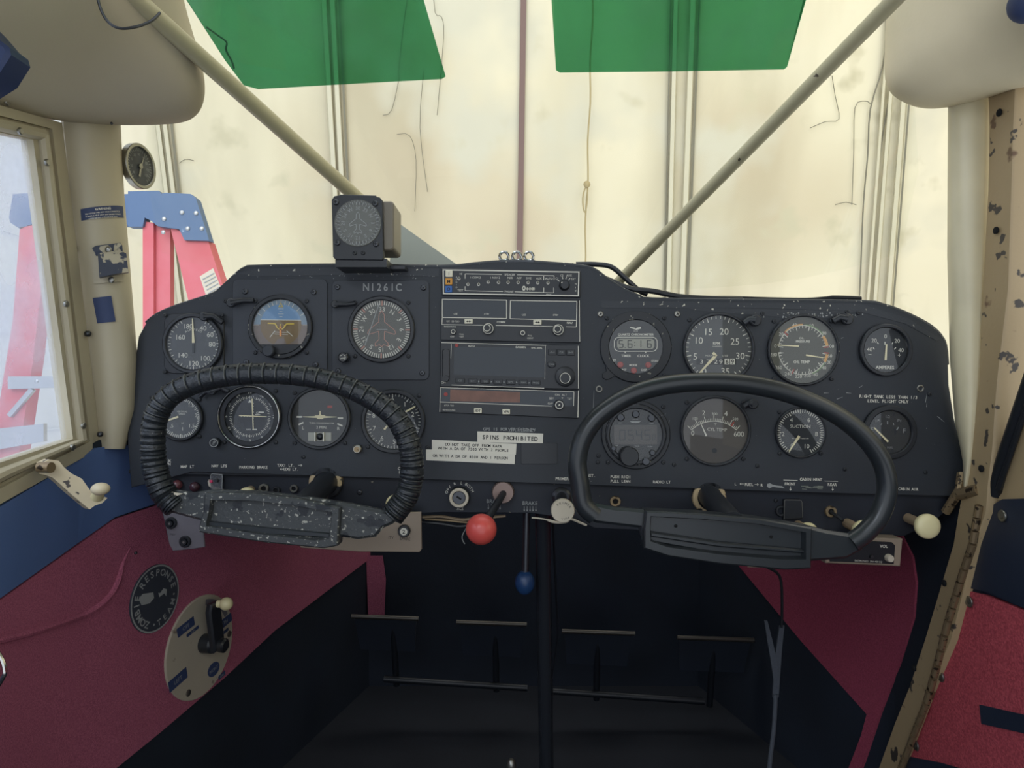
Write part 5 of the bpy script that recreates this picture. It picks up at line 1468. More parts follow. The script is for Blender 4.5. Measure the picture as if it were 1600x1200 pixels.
def tray(t, nm, outer, inner, d0, d1, dz, mt):
    k = WY / F; O = [((x - 800) * k, (600 - y) * k) for x, y in outer]; I = [((x - 800) * k, (600 - y) * k) for x, y in inner]
    n = len(O); q = inset(O, 2)
    if area(O) < 0: pass
    I2 = [((a[0] * .96 + sum(p[0] for p in I) / n * .04), (a[1] * .86 + sum(p[1] for p in I) / n * .14)) for a in I]
    b = MB(); b.stack([[(x, WY - d0, z) for x, z in O], [(x, WY - d1 + 2, z) for x, z in O], [(x, WY - d1, z) for x, z in q], [(x, WY - d1, z) for x, z in I], [(x, WY - dz, z) for x, z in I2]])
    return b.build(nm, mt, t, world=True)

# left wheel, leather wrapped
t = wheel('control_yoke', 'left control wheel wrapped in laced black leather with a paint-speckled hub', [(276, 792), (256, 770), (243, 735), (239, 695), (243, 655), (262, 622), (300, 600), (350, 588), (400, 584), (450, 585), (500, 592), (548, 607), (590, 629), (620, 655), (638, 690), (644, 730), (638, 768), (625, 790), (612, 806)], (14.5, 17), (510, 755), (440, 800), m_leather, True)
chunk(t, 'hub_arm', [(252, 768), (264, 764), (300, 770), (335, 765), (400, 768), (480, 776), (545, 786), (600, 797), (628, 798), (626, 808), (614, 818), (600, 824), (588, 838), (560, 842), (535, 838), (420, 828), (330, 822), (320, 814), (268, 800), (258, 786)], -10, 6, m_wheel_worn, 4)
hub = tray(t, 'hub_tray', [(327, 768), (400, 768), (470, 776), (536, 790), (532, 849), (510, 853), (420, 844), (318, 828), (319, 816), (325, 795)],
     [(336, 778), (400, 779), (465, 786), (524, 797), (519, 838), (500, 841), (420, 832), (330, 819), (330, 812), (334, 795)], -12, 16, 2, m_wheel_worn)
chunk(t, 'hub_lip', [(330, 812), (420, 822), (519, 831), (517, 838), (420, 832), (330, 820)], 2, 10, m_wheel, 1.2)
chunk(t, 'cover_cap', [(362, 803), (430, 811), (500, 818), (517, 821), (514, 833), (430, 824), (340, 812), (340, 803)], 2, 5, m_dark if 0 else m_black, 1)
b = MB()
for px, py in ((367, 795), (420, 803)): 
    p = wp(px, py, 4); b.ball(p, 3, 10, sy=.5)
b.build('rivet', m_steel_dark, t, world=True)
# bare metal chips at the arm's left end
chunk(t, 'worn_spot', [(255, 765), (261, 760), (266, 765), (276, 768), (290, 770), (280, 774), (268, 772), (262, 768)], 6, 8.5, m_sticker, .6)
b = MB(); b.tube([pp(511, 753, 1112), pp(470, 793, WY)], 17, 24); b.build('shaft', m_bezel, t, world=True)

# right wheel, bare
t = wheel('control_yoke', 'right control wheel with smooth bare black rim and plain hub', [(930, 806), (912, 788), (906, 755), (902, 720), (912, 682), (938, 648), (985, 618), (1040, 602), (1105, 597), (1170, 601), (1235, 616), (1300, 644), (1348, 680), (1378, 722), (1386, 765), (1374, 805), (1352, 832), (1330, 848)], (13, 13.5), None, (1150, 830), m_wheel, False)
chunk(t, 'hub_arm', [(904, 790), (925, 785), (960, 792), (1010, 796), (1090, 800), (1180, 808), (1250, 818), (1290, 828), (1330, 834), (1352, 838), (1346, 858), (1320, 872), (1262, 876), (1180, 872), (1100, 862), (1003, 845), (998, 824), (930, 816), (912, 806)], -10, 6, m_wheel, 4)
tray(t, 'hub_tray', [(1006, 795), (1090, 799), (1180, 807), (1262, 821), (1260, 884), (1220, 886), (1120, 877), (1040, 865), (1003, 853), (1003, 820)],
     [(1013, 803), (1090, 807), (1180, 815), (1252, 828), (1252, 870), (1215, 870), (1120, 862), (1040, 851), (1013, 842), (1012, 820)], -12, 16, 2, m_wheel)
chunk(t, 'hub_lip', [(1013, 828), (1120, 844), (1252, 856), (1252, 862), (1120, 852), (1013, 836)], 6, 12, m_wheel, 2)
b = MB()
for px, py in ((1056, 822), (1205, 839)): p = wp(px, py, 7); b.ball(p, 2.4, 10, sy=.5)
b.build('rivet', m_dark, t, world=True)
b = MB(); b.tube([pp(1107, 774, 1112), pp(1145, 818, WY)], 17, 24); b.build('shaft', m_bezel, t, world=True)
# ================================================================ controls on the switch strip
def ctl(name, label, cat, px, py, Y=1122, group=None): return thing(name, label, cat, pframe(px, py, Y), group)
for lx, ly, lab in ((511, 753, 'chipped cream collar round the left control wheel shaft'), (1106, 776, 'chipped cream collar round the right control wheel shaft')):
    t = ctl('shaft_collar', lab, 'collar', lx, ly)
    b = MB(); b.ring(17.5, 26, 0, 12, n=40, ch=2); b.build('flange', m_collar, t)
    b = MB(); b.ring(17.2, 19, 0, 13, n=40, ch=.5); b.build('seal', m_black, t)
# ignition
t = ctl('ignition_switch', 'round key switch lettered OFF R L BOTH on the lower strip', 'switch', 718, 776)
b = MB(); b.lathe([(17, 0), (16.5, 8), (15.2, 12)], n=36); b.build('barrel', m_bezel, t)
b = MB(); b.ring(10.6, 15.2, 8, 14, n=36); b.build('ring', m_sticker, t)
b = MB(); b.lathe([(10.6, 8), (10.6, 12), (9.6, 13)], n=28); b.build('lock_face', m_steel_dark, t)
b = MB(); b.T = Matrix.Rotation(radians(-32), 4, 'Z'); b.box(-4.2, 4.2, -1.3, 1.3, 13, 13.3); b.build('key_slot', m_dark, t)
b = MB(); b.arc_text('OFF', 0, 0, 21.5, -70, 13, 4.4, 1); b.arc_text('R', 0, 0, 22, -20, 10, 4.4, 1); b.arc_text('L', 0, 0, 22, 8, 10, 4.4, 1); b.arc_text('BOTH', 0, 0, 22.5, 28, 12.5, 4.4, 1)
b.text('ACS', 1, -19, 4, 1); b.build('lettering', m_ink, t)
# primer
t = ctl('primer_pump', 'round aluminium primer knob right of the centre, worn engraving', 'knob', 877, 776)
b = MB(); b.lathe([(15, 0), (15, 6), (11, 9), (8, 9)], n=30); b.tube([(0, 2, 4), (-3, -10, 60)], 8, 16); b.build('shaft', m_steel_dark, t)
b = MB(); b.T = Matrix.Translation((-2.5, -10, 60)); b.lathe([(14, 0), (17.5, 3), (17.5, 10), (16.5, 12)], n=48, kn=0); k = b.build('knob', m_sticker, t)
b = MB(); b.T = Matrix.Translation((-2.5, -10, 60)); b.arc_text('PRIMER', 0, 0, 12, -40, 20, 3.4, 12.3); b.arc_text('PULL', 0, 0, 12, 140, 16, 3, 12.3); b.build('lettering', m_bezel, k)
# throttle style knob and red ball lever
t = ctl('friction_lock', 'knurled brownish round lock at the root of the red ball lever', 'knob', 786, 768)
b = MB(); b.lathe([(17, 0), (17, 10), (15.5, 14)], n=60, kn=.8); b.build('knurled_disc', mat('brown_metal', (138, 118, 110), .45, .4), t)
t = thing('brake_lever', 'red ball knob on a dark rod hanging below the panel centre', 'lever', pframe(786, 768, 1110))
b = MB(); e = Vector(pp(752, 827, 1010)) ; s0 = Vector(pp(787, 770, 1112))
b = MB(); b.tube([tuple(s0), tuple(e)], [5.4, 6.6], 16); b.build('rod', m_bezel, t, world=True)
b = MB(); b.ball(tuple(e), 22, 40); b.build('ball_knob', m_redball, t, world=True)
b = MB(800, 600)
M0 = pthing('brake_placard', 'white lettering BRAKE with small down arrows, twice, on the lower strip', 'lettering', 800, 600, 1121)
kk = 1121 / F
for x, y in ((772, 783), (828, 786)):
    X, Y = (x - 800) * kk, (600 - y) * kk
    b.text('BRAKE', X, Y, 6, .6, -1.5, False, 0, .95)
    for k in range(5):
        ax = X - 9 + k * 4.6; b.line(ax, Y - 5, ax, Y - 12, .7, .6); b.fill([(ax - 1.4, Y - 10.5), (ax + 1.4, Y - 10.5), (ax, Y - 13.5)], .6)
b.build('text', m_ink_dim, M0)
# cream knobs
def creamknob(px, py, r, dep, label, sx=1, tiltpx=(-4, 4)):
    t = ctl('pull_control', label, 'knob', px + tiltpx[0], py - tiltpx[1], 1122)
    b = MB(); x, y = -tiltpx[0] * 1.0, -tiltpx[1] * 1.0
    b.tube([(0, 0, 0), (x, y, dep)], 7.5, 16); b.build('stem', m_wood_tan, t)
    b = MB(); b.T = Matrix.Translation((x, y, dep)); b.lathe([(r * .55, -8), (r * .95, -3), (r, 2), (r * .97, 5), (r * .86, 7.4), (r * .5, 9.4), (1, 9.8)], n=40, sx=sx, caps=(True, True)); b.build('cap', m_cream_knob, t)
    return t
creamknob(1422, 813, 19, 45, 'cream round pull knob at the lower right under CABIN AIR')
creamknob(1327, 821, 17.5, 45, 'cream knob with a flat lower edge beside the right wheel hub')
creamknob(1250, 824, 14, 30, 'cream knob mostly hidden behind the hub of the right wheel')
creamknob(622, 782, 14, 30, 'cream knob peeking out behind the wrapped left wheel rim')
creamknob(396, 770, 13, 26, 'cream knob just showing over the hub of the left wheel')
def smallpart(name, label, cat, px, py, fn, Y=1122):
    t = ctl(name, label, cat, px, py, Y); fn(t); return t
def ringnut(t, r=8, mt=None, hole=m_dark):
    b = MB(); b.ring(r * .5, r, 0, 5, n=24); b.build('ring', mt or m_brass, t)
    b = MB(); b.lathe([(r * .5, 0), (r * .5, 3)], n=16); b.build('centre', hole, t)
smallpart('control_bushing', 'small brass bushing below PUSH RICH on the strip', 'bushing', 961, 783, lambda t: ringnut(t, 8.5))
smallpart('toggle_switch', 'toggle with brass ring between the cabin heat covers', 'switch', 1297, 799, lambda t: (ringnut(t, 9), MB().tube([(0, 0, 2), (9, -10, 24)], 2.6, 10).build('lever', m_steel_dark, t)))
smallpart('control_bushing', 'steel bushing right of the switch guard below NAV LTS', 'bushing', 413, 763, lambda t: ringnut(t, 8, m_steel))
smallpart('control_bushing', 'small ring bushing over the middle of the left wheel hub', 'bushing', 432, 766, lambda t: ringnut(t, 6.5, m_steel_dark))
smallpart('control_bushing', 'small worn bushing left of the left shaft collar', 'bushing', 460, 763, lambda t: ringnut(t, 6.5, m_steel))
smallpart('panel_lamp', 'dim reddish press lamp, the left one of the two below MAP LT', 'lamp', 279, 757, lambda t: MB().ball((0, 0, 4), 8, 20).build('lens', mat('lamp_red', (96, 54, 58), .2), t))
smallpart('panel_lamp', 'dim reddish press lamp, the right one of the two below MAP LT', 'lamp', 306, 760, lambda t: MB().ball((0, 0, 4), 8, 20).build('lens', mat('lamp_red_dim', (72, 48, 56), .2), t))
smallpart('screw_head', 'dark slotted screw right of the left shaft collar', 'screw', 562, 769, lambda t: put(SCREW_BIG, 'screw', t, 0, 0, 0, 1))
smallpart('screw_head', 'small dark screw left of the cabin heat switch cover', 'screw', 1212, 782, lambda t: put(SCREW, 'screw', t, 0, 0, 0, .5))
t = ctl('guarded_switch', 'clear guard with a cream base and pink dot below NAV LTS', 'switch', 343, 752, 1122)
b = MB(); b.prism([(-10, -11), (8, -14), (8, 11), (7, 13), (-8, 13), (-10, 11)], 8, 10); b.build('guard', glassy('clear_guard', (.8, .8, .8, 1), .1, .1, fog=(.4, .4, .42, 1), fogmix=.25), t)
b = MB(); b.pline([(8, -14), (8.4, 12), (-8, 13), (-10, 10), (-10, -6)], .9, 10.2); b.build('guard_edge', m_ink_dim, t)
b = MB(); b.prism([(-16, 1), (-14, 4), (-10, -3), (-8, -7), (8, -12), (9, -16), (-8, -12), (-15, -6)], 3, 7, .8); b.build('cream_base', m_sticker, t)
b = MB(); b.lathe([(7, 0), (7, 4), (3, 4), (3, 14)], 0, 3, n=20); b.build('toggle', m_steel_dark, t)
b = MB(); b.ball((-9, 1, 9), 2.8, 12); b.build('pink_dot', mat('pink', (220, 70, 110), .5), t)
t = ctl('heat_switch_cover', 'small square black cover edged in silver below FRONT', 'cover', 1236, 795, 1122)
b = MB(); b.prism([(-14, -16), (15, -14), (14, 14), (12, 16), (-13, 16), (-14, 14)], 0, 8, 1); b.build('cover', m_bezel, t)
b = MB(); b.pline([(-14, -15), (-13.4, 14), (-12, 15.5), (12, 15), (14, 12), (15, -12)], .9, 8.2); b.build('edge_line', m_steel, t)
b = MB(); b.ring(5, 8.5, 0, 5, -17, -3, 20); b.build('side_nut', m_steel_dark, t)

# ================================================================ plates below the strip
t = ctl('circuit_breaker_panel', 'tan metal plate under the left wheel with a round breaker marked 2', 'plate', 560, 830, 1090)
def mk2(px, py): return ((px - 560) * 1090 / F, (830 - py) * 1090 / F)
b = MB(); b.prism([mk2(x, y) for x, y in ((520, 802), (658, 800), (659, 858), (655, 863), (560, 862), (470, 856), (466, 850), (474, 838))], -3, 0, 1); b.build('plate', m_tanplate, t)
X, Y = mk2(632, 829)
b = MB(); b.lathe([(9.5, 0), (9.5, 6), (8, 8)], X, Y, n=28); k = b.build('breaker', m_black, t)
b = MB(); b.disc(5.6, 8.2, X, Y, 24); k2 = b.build('white_cap', m_ink, k)
b = MB(); b.text('2', X, Y, 6, 8.4, 0, True); b.build('lettering', m_ink_black, k)
b = MB(); x, y = mk2(633, 842); b.text('SPARE', x, y, 4.2, .3, -2); x, y = mk2(611, 840); b.text('ITY', x, y, 4, .3, -2); b.build('lettering', m_ink_black, t)
t = ctl('breaker_bracket', 'grey metal bracket with two black breakers under the left end of the panel', 'bracket', 288, 830, 1105)
def mk3(px, py): return ((px - 288) * 1105 / F, (830 - py) * 1105 / F)
b = MB(); b.prism([mk3(x, y) for x, y in ((252, 792), (300, 792), (316, 815), (320, 855), (300, 858), (270, 861), (264, 850))], -3, 0, 1); b.build('plate', m_greyplate, t)
for px, py in ((268, 817), (290, 846)):
    x, y = mk3(px, py); b = MB(); b.ring(5, 9, 0, 4, x, y, 24); b.lathe([(5, 0), (4.4, 7)], x, y, n=20); b.build('breaker', m_black, t)
    b = MB(); b.disc(1.8, 7.2, x, y, 10); b.build('pin', m_steel, t)
b = MB(); x, y = mk3(270, 835); b.text('INST', x, y, 3, .3, -8); b.build('lettering', m_ink_black, t)
t = ctl('intercom', 'tan framed intercom box with VOL knob under the right end of the panel', 'intercom', 1350, 862, 1090)
def mk4(px, py): return ((px - 1350) * 1090 / F, (862 - py) * 1090 / F)
b = MB(); b.prism([mk4(x, y) for x, y in ((1290, 838), (1411, 842), (1407, 885), (1290, 880))], -30, 0, 1.5); b.build('case', m_tanplate, t)
b = MB(); b.prism([mk4(x, y) for x, y in ((1296, 842), (1393, 847), (1398, 852), (1396, 881), (1296, 877))], 0, 1.5, .5); b.build('faceplate', m_black, t)
b = MB(); x, y = mk4(1380, 853); b.text('VOL', x, y, 4.4, 1.8, -2, True); x, y = mk4(1356, 876.5); b.text('SIGTRONICS  SPA-400 SQ', x, y, 2.6, 1.8, -3); b.build('lettering', m_ink, t)
x, y = mk4(1387, 871); b = MB(); b.lathe([(6, 1.5), (5.4, 9), (4.6, 10)], x, y, n=20); b.build('volume_knob', m_sticker, t)
x, y = mk4(1360, 869); b = MB(); b.lathe([(3, 1.5), (2.6, 5)], x, y, n=16); b.build('squelch_knob', m_steel_dark, t)
b = MB(); b.box(*[v for v in (mk4(1168, 0)[0], mk4(1192, 0)[0])], mk4(0, 889)[1], mk4(0, 878)[1], -6, 0)
tag(MB().stack([[pp(1166, 876, 1090), pp(1192, 878, 1090), pp(1193, 887, 1090), pp(1168, 886, 1090)], [pp(1166, 876, 1096), pp(1192, 878, 1096), pp(1193, 887, 1096), pp(1168, 886, 1096)]]).build('tab', m_tanplate, None, world=True), 'small tan metal tab peeking out under the right wheel hub', 'tab')
# paper shreds and wires under the strip
b = MB()
P = smooth_path([pp(831, 809, 1118), pp(850, 811, 1112), pp(868, 816, 1110), pp(885, 815, 1110), pp(892, 811, 1108), pp(905, 816, 1108), pp(917, 821, 1106)], 4)
b.tube(P, [1.2] * 6 + [2.2] * 8 + [1.8] * 10 + [1.2], 6, sc=(1, .5))
tag(b.build('torn_paper', m_sticker, None, world=True), 'torn strip of pale paper under the panel by the primer knob', 'paper')
for i, (pts, r, m_) in enumerate((([(660, 808), (690, 807), (720, 812), (745, 810), (790, 806)], 2.4, m_wood_tan), ([(655, 815), (690, 818), (715, 822), (735, 820)], 2.6, m_cable), ([(664, 811), (700, 813), (740, 816), (775, 808)], 2.2, m_brass), ([(726, 850), (722, 838), (732, 820), (738, 816)], .8, m_ink_dim))):
    b = MB(); b.tube(smooth_path([pp(x, y, 1140 + i * 6) for x, y in pts], 4), r, 6)
    tag(b.build('wire', m_, None, world=True), ('pale tan wire just under the lower strip left of the red ball', 'black wire below the others left of the red ball', 'brown wire between the tan and black ones left of the red ball', 'thin stray wire end beside the red ball')[i], 'wire')

# ================================================================ footwell
def column(name, label, cat, p0, p1, r, mt, extra=None):
    t = thing(name, label, cat, at=p1)
    b = MB(); b.tube([p0, p1], r, 20); b.build('tube', mt, t, world=True); return t
m_satin = mat('black_satin_tube', (34, 37, 42), .22)
column('control_column', 'black vertical control column tube below the panel centre', 'column', pp(848, 800, 1180), (58 * 1.12, 1300, FLOORZ + 2), 13, m_satin)
b = MB(); b.tube([pp(863, 806, 1190), pp(872, 990, 1300), pp(862, 1060, 1330)], 2, 8)
tag(b.build('cable', m_cable, None, world=True), 'thin black cable hanging close to the control column', 'cable')
t = thing('hanging_pull_control', 'dark rod with a blue knob hanging left of the control column', 'handle', at=pp(821, 905, 1180))
b = MB(); b.tube([pp(823, 800, 1180), pp(821, 896, 1180)], 6, 14); b.build('rod', m_steel_dark, t, world=True)
b = MB(); b.ball(pp(820, 910, 1180), 16.5, 28, sz=1.25); b.build('knob', m_blueball, t, world=True)
b = MB(); b.lathe([(7, 0), (7, 4)], n=16); p = pp(820, 896, 1180); b.v = [(v[0] + p[0], v[1] + p[1], v[2] + p[2]) for v in b.v]; b.build('collar', m_steel, t, world=True)
m_ped = mat('pedal_black', (20, 24, 30), .45)
def pedal(x0, x1, y, label, dx, Yp=1700):
    t = thing('rudder_pedal', label, 'pedal', at=pp((x0 + x1) / 2, y + 105, Yp), group=None)
    A_, B_ = pp(x0, y, Yp), pp(x1, y + (x1 - x0) * .035, Yp)
    b = MB(); b.tube([A_, B_], 5.5, 12); b.build('top_bar', mat('pedal_bar', (80, 76, 70), .3, .6), t, world=True)
    b = MB(); b.stack([[(A_[0] + 6, Yp + 2, A_[2]), (B_[0] - 6, Yp + 2, B_[2]), (B_[0] - 14, Yp + 34, B_[2] - 92), (A_[0] + 14, Yp + 34, A_[2] - 92)], [(A_[0] + 6, Yp + 10, A_[2]), (B_[0] - 6, Yp + 10, B_[2]), (B_[0] - 14, Yp + 42, B_[2] - 92), (A_[0] + 14, Yp + 42, A_[2] - 92)]])
    b.build('foot_plate', m_footwell, t, world=True)
    mx = A_[0] * (1 - dx) + B_[0] * dx
    b = MB(); b.tube([(mx, Yp + 14, A_[2] - 6), (mx + 2, Yp + 60, A_[2] - 190)], 8, 12); b.build('arm', m_ped, t, world=True)
    return t
pedal(549, 654, 963, 'leftmost of the four rudder pedals, with a bright top bar', .6)
pedal(713, 823, 972, 'second rudder pedal from the left, just left of the control column', .55)
pedal(878, 992, 986, 'third rudder pedal from the left, just right of the control column', .5)
pedal(1058, 1178, 996, 'rightmost of the four rudder pedals beside the hanging strap', .5)
for a, c, lab in ((pp(600, 1061, 1740), pp(824, 1075, 1740), 'dark torque tube under the two left pedals'), (pp(864, 1080, 1740), pp(1100, 1096, 1740), 'dark torque tube under the two right pedals')):
    b = MB(); b.tube([a, c], 8, 14); tag(b.build('torque_tube', m_ped, None, world=True), lab, 'tube')
# strap on the right
t = thing('lap_strap', 'grey webbing cord forking into a Y in the right footwell', 'strap', at=(1205 * 1, 0, 0) if 0 else pp(1200, 1200, 1300))
def flatband(b, pts, wd, Y):
    P = [pp(x, y, Y) for x, y in pts]; L = []; 
    for p, ww in zip(P, wd): L.append([(p[0] - ww / 2, p[1], p[2]), (p[0] + ww / 2, p[1], p[2]), (p[0] + ww / 2, p[1] + 4, p[2]), (p[0] - ww / 2, p[1] + 4, p[2])])
    b.stack(L)
b = MB(); flatband(b, [(1197, 970), (1203, 1000), (1209, 1030), (1213, 1060)], [5, 9, 11, 10], 1300); b.build('left_branch', m_strap, t, world=True)
b = MB(); flatband(b, [(1222, 978), (1218, 1010), (1215, 1040), (1212, 1090)], [9, 10, 12, 11], 1304); b.build('right_branch', m_strap, t, world=True)
b = MB(); b.tube(smooth_path([pp(1212, 1085, 1302), pp(1209, 1140, 1290), pp(1203, 1190, 1280), pp(1198, 1260, 1275)], 4), 4, 8); b.build('cord', m_strap, t, world=True)
b = MB(); b.tube(smooth_path([pp(1196, 885, 1290), pp(1218, 900, 1290), pp(1222, 940, 1296), pp(1221, 980, 1302)], 4), 2.6, 8); b.build('upper_cord', m_cable, t, world=True)
b = MB(); b.ball(pp(799, 1196, 1290), 9, 16, sz=1.4)
tag(b.build('floor_valve', m_steel, None, world=True), 'small grey knob tip at the bottom edge near the middle of the floor', 'knob')

# ================================================================ things on the left side wall
def wallframe(px, py, X_off=6):
    """frame lying on the tapering left footwell side"""
    p = leftwall(px, py, X_off)
    n = Vector((1, -0.25, 0)).normalized(); u = Vector((0.25, 1, 0)).normalized(); v = Vector((0, 0, 1))
    M = Matrix(((u.x, v.x, n.x, 0), (u.y, v.y, n.y, 0), (u.z, v.z, n.z, 0), (0, 0, 0, 1)))
    return Matrix.Translation(w(p)) @ M
# the sticker and plate lean a little, as seen
Mw = wallframe(243, 935, 6); sc = 1197 / F
t = thing('round_sticker', 'round dark sticker lettered ZOMBIE RESPONSE TEAM on the left carpet', 'sticker', Mw)
b = MB(); R_ = 56; b.lathe([(R_, -2), (R_, 0), (R_ - .5, .5)], n=56); b.build('disc', mat('sticker_charcoal', (52, 56, 66), .6), t)
b = MB(); b.flat_ring(R_ - 3.4, R_ - .6, .8, n=64); 
b.T = Matrix.Rotation(radians(14), 4, 'Z')
b.arc_text('ZOMBIE', 0, 0, 43, -138, 15.5, 11, .8, True); b.arc_text('RESPONSE', 0, 0, 43, -32, 17.2, 11, .8, True)
b.arc_text('TEAM', 0, 0, 43, 178, -17.5, 10, .8, True, True) if 0 else None
for i, c in enumerate('TEAM'):
    a = 184 - 19 * i; ra = radians(a); b.text(c, 43 * sin(ra), 43 * cos(ra), 10, .8, 180 - a, True)
b.disc(2, .8, 43 * sin(radians(-160)), 43 * cos(radians(-160)), 8); b.disc(2, .8, 43 * sin(radians(110)), 43 * cos(radians(110)), 8)
b.T = None
b.prism([(-38, 10), (-30, 16), (-6, 12), (-4, 2), (-14, -4), (-32, -2)], .5, .8); b.prism([(6, 8), (10, 6), (18, 12), (26, 8), (24, -3), (20, 3), (8, 0)], .5, .8)
b.build('lettering', m_ink_dim, t)
Mw = wallframe(313, 1010, 5)
t = thing('fuel_selector', 'cream oval-looking round plate with a dark lever on the left footwell side', 'fuel selector', Mw)
R_ = 92
b = MB(); b.lathe([(R_, -2), (R_, 1.4), (R_ - 1.5, 2.6)], n=64); b.build('plate', m_oval, t)
def bar(b, x, y, wd, h, a, z):
    ca, sa = cos(radians(a)), sin(radians(a)); b.prism([(x + sx_ * wd / 2 * ca - sy_ * h / 2 * sa, y + sx_ * wd / 2 * sa + sy_ * h / 2 * ca) for sx_, sy_ in ((-1, -1), (1, -1), (1, 1), (-1, 1))], z, z + .5)
for s, x, y, wd, h in (('OFF', -42, 50, 44, 17), ('FUEL', -24, 36, 32, 6), ('BOTH', 62, 22, 52, 17), ('ON', 60, 3, 36, 6), ('LEFT', -62, -36, 46, 20), ('GAL', 58, -76, 20, 8)):
    b = MB(); bar(b, x, y, wd, h, 12, 2.6); k = b.build('legend', m_sticker_blue, t)
    b = MB(); b.text(s, x, y, min(7, h * .55), 3.2, 12); b.build('lettering', m_ink_dim, k)
b = MB(); b.lathe([(13, 2.6), (13, 3.1)], 34, -55, n=24, sx=1.3); k = b.build('legend', m_sticker_blue, t)
b = MB(); b.text('RIGHT', 34, -55, 6, 3.3, 12); b.build('lettering', m_ink_dim, k)
b = MB()
for x, y in ((80, -4), (-36, -70)): b.lathe([(6, 2.6), (6, 4), (4, 5)], x, y, n=16)
b.build('screw', m_steel, t)
b = MB(); b.lathe([(17, 2.6), (17, 22), (14, 26)], 6, 4, n=28); b.build('hub', m_bezel, t)
b = MB(); b.prism([(-6, -8), (24, -6), (20, 30), (12, 72), (8, 84), (-16, 84), (-20, 70)], 26, 36, 3); b.build('lever', m_bezel, t)
b = MB(); b.lathe([(13, 36), (13, 44), (9, 47)], 10, 2, n=24); b.build('hub_nut', m_steel_dark, t)
b = MB(); b.ball((6, 80, 50), 12, 20); b.tube([(2, 80, 34), (6, 80, 48)], 7, 12); b.build('lever_knob', m_cream_knob, t)
b = MB(); b.flat_ring(74, 84, 3.0, 0, 0, 60, 8, 64); b.build('travel_arc', m_greyplate, t)
b = MB(); b.tube(smooth_path([pp(-30, 990, 700), pp(-2, 1022, 700), pp(7, 1045, 700), pp(3, 1062, 700), (pp(-30, 1110, 700))], 5), 2.2, 8)
tag(b.build('chrome_rim', m_chrome, None, world=True), 'curved chrome rim cut off by the left picture edge low on the door', 'rim')
b = MB(); b.ball(leftwall(212, 864, 6), 2.6, 10)
tag(b.build('carpet_button', m_steel_dark, None, world=True), 'tiny dark button on the left carpet near the seam', 'button')

# door latch lever
t = thing('door_latch', 'chipped cream door latch lever with round knob below the left window', 'latch', at=leftwall(80, 730, 8))
def lt(px, py, off): return leftwall(px, py, off) if px < BL else (XL + off, XL * F / (px - 800) * 1.0, (600 - py) * (XL / (px - 800)))
def latch_pt(px, py, Y): return pp(px, py, Y)
b = MB(); A0 = [(64, 724), (78, 718), (92, 720), (100, 730), (112, 740), (128, 748), (140, 765), (152, 772), (168, 778), (160, 786), (148, 790), (140, 796), (104, 766), (96, 758), (82, 746), (70, 742)]
P = [latch_pt(x, y, 930 + (x - 64) * .3) for x, y in A0]; b.stack([P, [(p[0] - 14, p[1] + 10, p[2]) for p in P]])
b.build('lever', m_collar if 0 else mat('latch_paint', (206, 190, 156), .45, chips=((70, 62, 56), 70, .60, .63)), t, world=True)
p = latch_pt(152, 776, 940); q = latch_pt(157, 764, 925)
b = MB(); b.tube([p, q], [8, 6], 16); b.build('knob_stem', m_cream_knob, t, world=True)
b = MB(); b.ball(q, 11.5, 24, sz=.72); b.build('knob', mat('latch_knob', (214, 200, 168), .4), t, world=True)
b = MB(); p = latch_pt(76, 730, 925); b.tube([(p[0] - 12, p[1], p[2]), (p[0] + 6, p[1] - 4, p[2])], 7, 14); b.build('pivot_bolt', m_brass, t, world=True)

# things on the left windshield post
def poststick(name, label, cat, pts, Y, th, mt, nm, sub=None):
    cx = sum(p[0] for p in pts) / len(pts); cy = sum(p[1] for p in pts) / len(pts)
    t = thing(name, label, cat, at=pp(cx, cy, Y))
    P = [pp(x, y, Y) for x, y in pts]; b = MB(); b.stack([P, [(p[0] - 2, p[1] + th, p[2]) for p in P]]); b.build(nm, mt, t, world=True)
    return t
def curved(b, pts_rows, off=0):
    pass
def onpost(px, py, off=1.5):
    """spot on the bulging left post"""
    rows = [(150, 96, 1000, 186, 1082), (200, 100, 1006, 189, 1086), (300, 110, 1020, 194, 1090), (450, 128, 1052, 206, 1104), (560, 138, 1072, 215, 1118), (640, 144, 1086, 214, 1128), (700, 150, 1096, 196, 1128)]
    nrm = Vector((1, -0.9, 0)).normalized()
    for r0, r1 in zip(rows, rows[1:]):
        if py <= r1[0] or r1 is rows[-1]:
            k = (py - r0[0]) / (r1[0] - r0[0]); r = [r0[i] * (1 - k) + r1[i] * k for i in range(5)]; break
    A_ = Vector(pp(r[1], py, r[2])); B_ = Vector(pp(r[3], py, r[4])); best = None
    for i in range(201):
        tt = i / 200; p = A_.lerp(B_, tt) + nrm * (26 * (1 - abs(2 * tt - 1) ** 2.6) + off)
        x = 800 + p.x * F / p.y
        if best is None or abs(x - px) < best[0]: best = (abs(x - px), p)
    return tuple(best[1])
def wrap(b, x0, x1, y0, y1, sl, off, n=8, skew=0):
    """patch bent over the post"""
    f = []; 
    for j in (0, 1):
        for i in range(n + 1):
            x = x0 + (x1 - x0) * i / n + skew * j; y = (y0, y1)[j] + sl * (x - x0); f.append(onpost(x, y, off))
    g = [(p[0] - .6, p[1] + .6, p[2]) for p in f]; m = n + 1
    fs = [(i, i + 1, m + i + 1, m + i) for i in range(n)] + [(2 * m + i, 3 * m + i, 3 * m + i + 1, 2 * m + i + 1) for i in range(n)]
    fs += [(i, 2 * m + i, 2 * m + i + 1, i + 1) for i in range(n)] + [(m + i, m + i + 1, 3 * m + i + 1, 3 * m + i) for i in range(n)]
    b.add(f + g, fs)
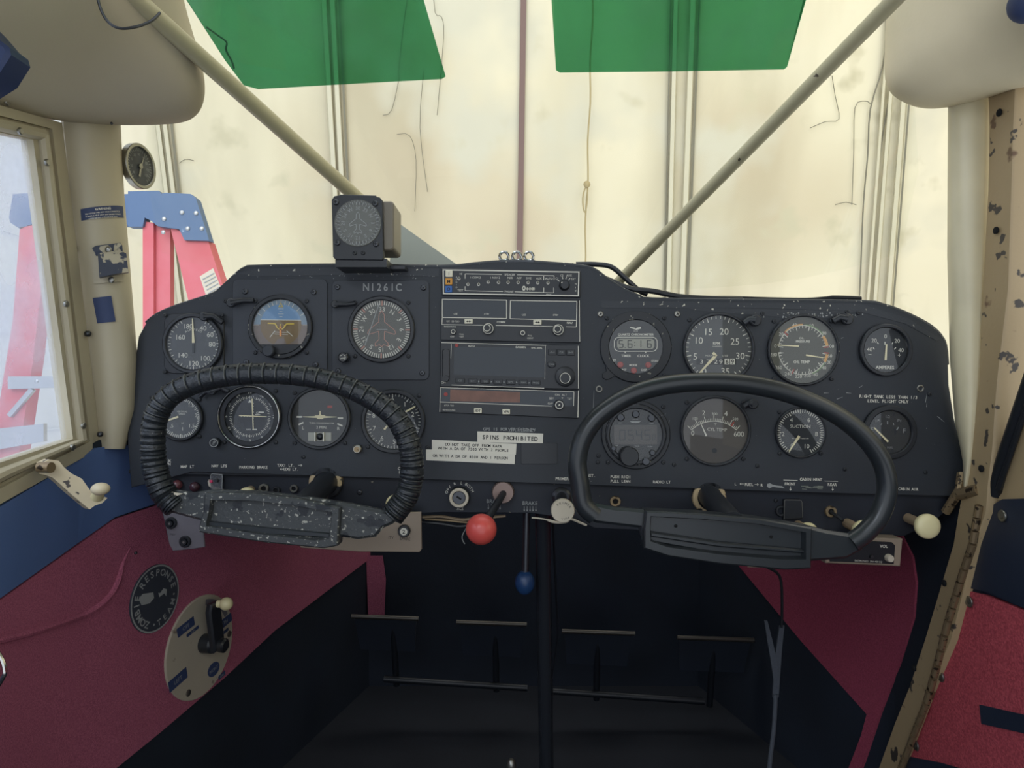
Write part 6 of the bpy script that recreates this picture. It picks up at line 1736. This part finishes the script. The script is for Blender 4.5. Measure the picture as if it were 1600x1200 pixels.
t = thing('warning_sticker', 'narrow navy sticker headed WARNING on the left post', 'sticker', at=onpost(160, 336))
b = MB(); wrap(b, 126, 192, 329, 347, -.06, 2, skew=1.5); b.build('sheet', m_sticker_blue, t, world=True)
def posttext(b, s, px, py, h, bold=False, wx=1.0, off=3.2):
    vs0 = MB(); vs0.text(s, 0, 0, h, 0, 3.4, bold, 0, wx)
    b.add([onpost(px + v[0], py - v[1], off) for v in vs0.v], vs0.f)
b = MB(); posttext(b, 'WARNING', 161, 331, 3.6, True); posttext(b, 'THIS RELEASE WILL NOT OPEN CORRECTLY', 160, 336.4, 2.0, True, .95); posttext(b, 'IF DOOR IS HELD WITH ANY EXCESS FORCE', 161, 340.4, 2.0, True, .95); posttext(b, 'WHEN HANDLE IS PULLED FOR EXIT', 161, 344.4, 2.0, True, .95)
b.build('lettering', m_ink, t, world=True)
b = MB(); wrap(b, 145, 174, 467, 507, -.08, 2, skew=7)
tag(b.build('patch', m_sticker_blue, None, world=True), 'plain dark blue rectangular patch on the left post below the bracket', 'patch')
t = thing('post_bracket', 'chipped dark metal bracket with two screws on the left post', 'bracket', at=onpost(172, 415))
m_chip = mat('chipped_bracket', (64, 72, 92), .4, chips=((190, 182, 160), 60, .53, .56))
b = MB(); wrap(b, 143, 190, 388, 446, -.07, 4, skew=4); b.build('base_plate', m_cream, t, world=True)
b = MB(); P = [onpost(x, y, 9) for x, y in ((144, 391), (150, 388), (188, 384), (191, 388), (192, 400), (150, 403))]; b.stack([P, [(p[0] - 3, p[1] + 5, p[2]) for p in P]]); b.build('top_tab', m_chip, t, world=True)
b = MB(); P = [(p[0] + 10, p[1] - 14, p[2]) for p in [onpost(x, y, 6) for x, y in ((151, 402), (185, 398), (195, 402), (198, 430), (176, 434), (153, 438))]]; b.stack([P, [(p[0] - 6, p[1] + 12, p[2]) for p in P]]); b.build('hook', m_chip, t, world=True)
for x, y in ((169, 395), (174, 441)):
    p = onpost(x, y, 12); b = MB(); b.ball(p, 5, 14, sy=.5); b.build('screw', m_steel, t, world=True)
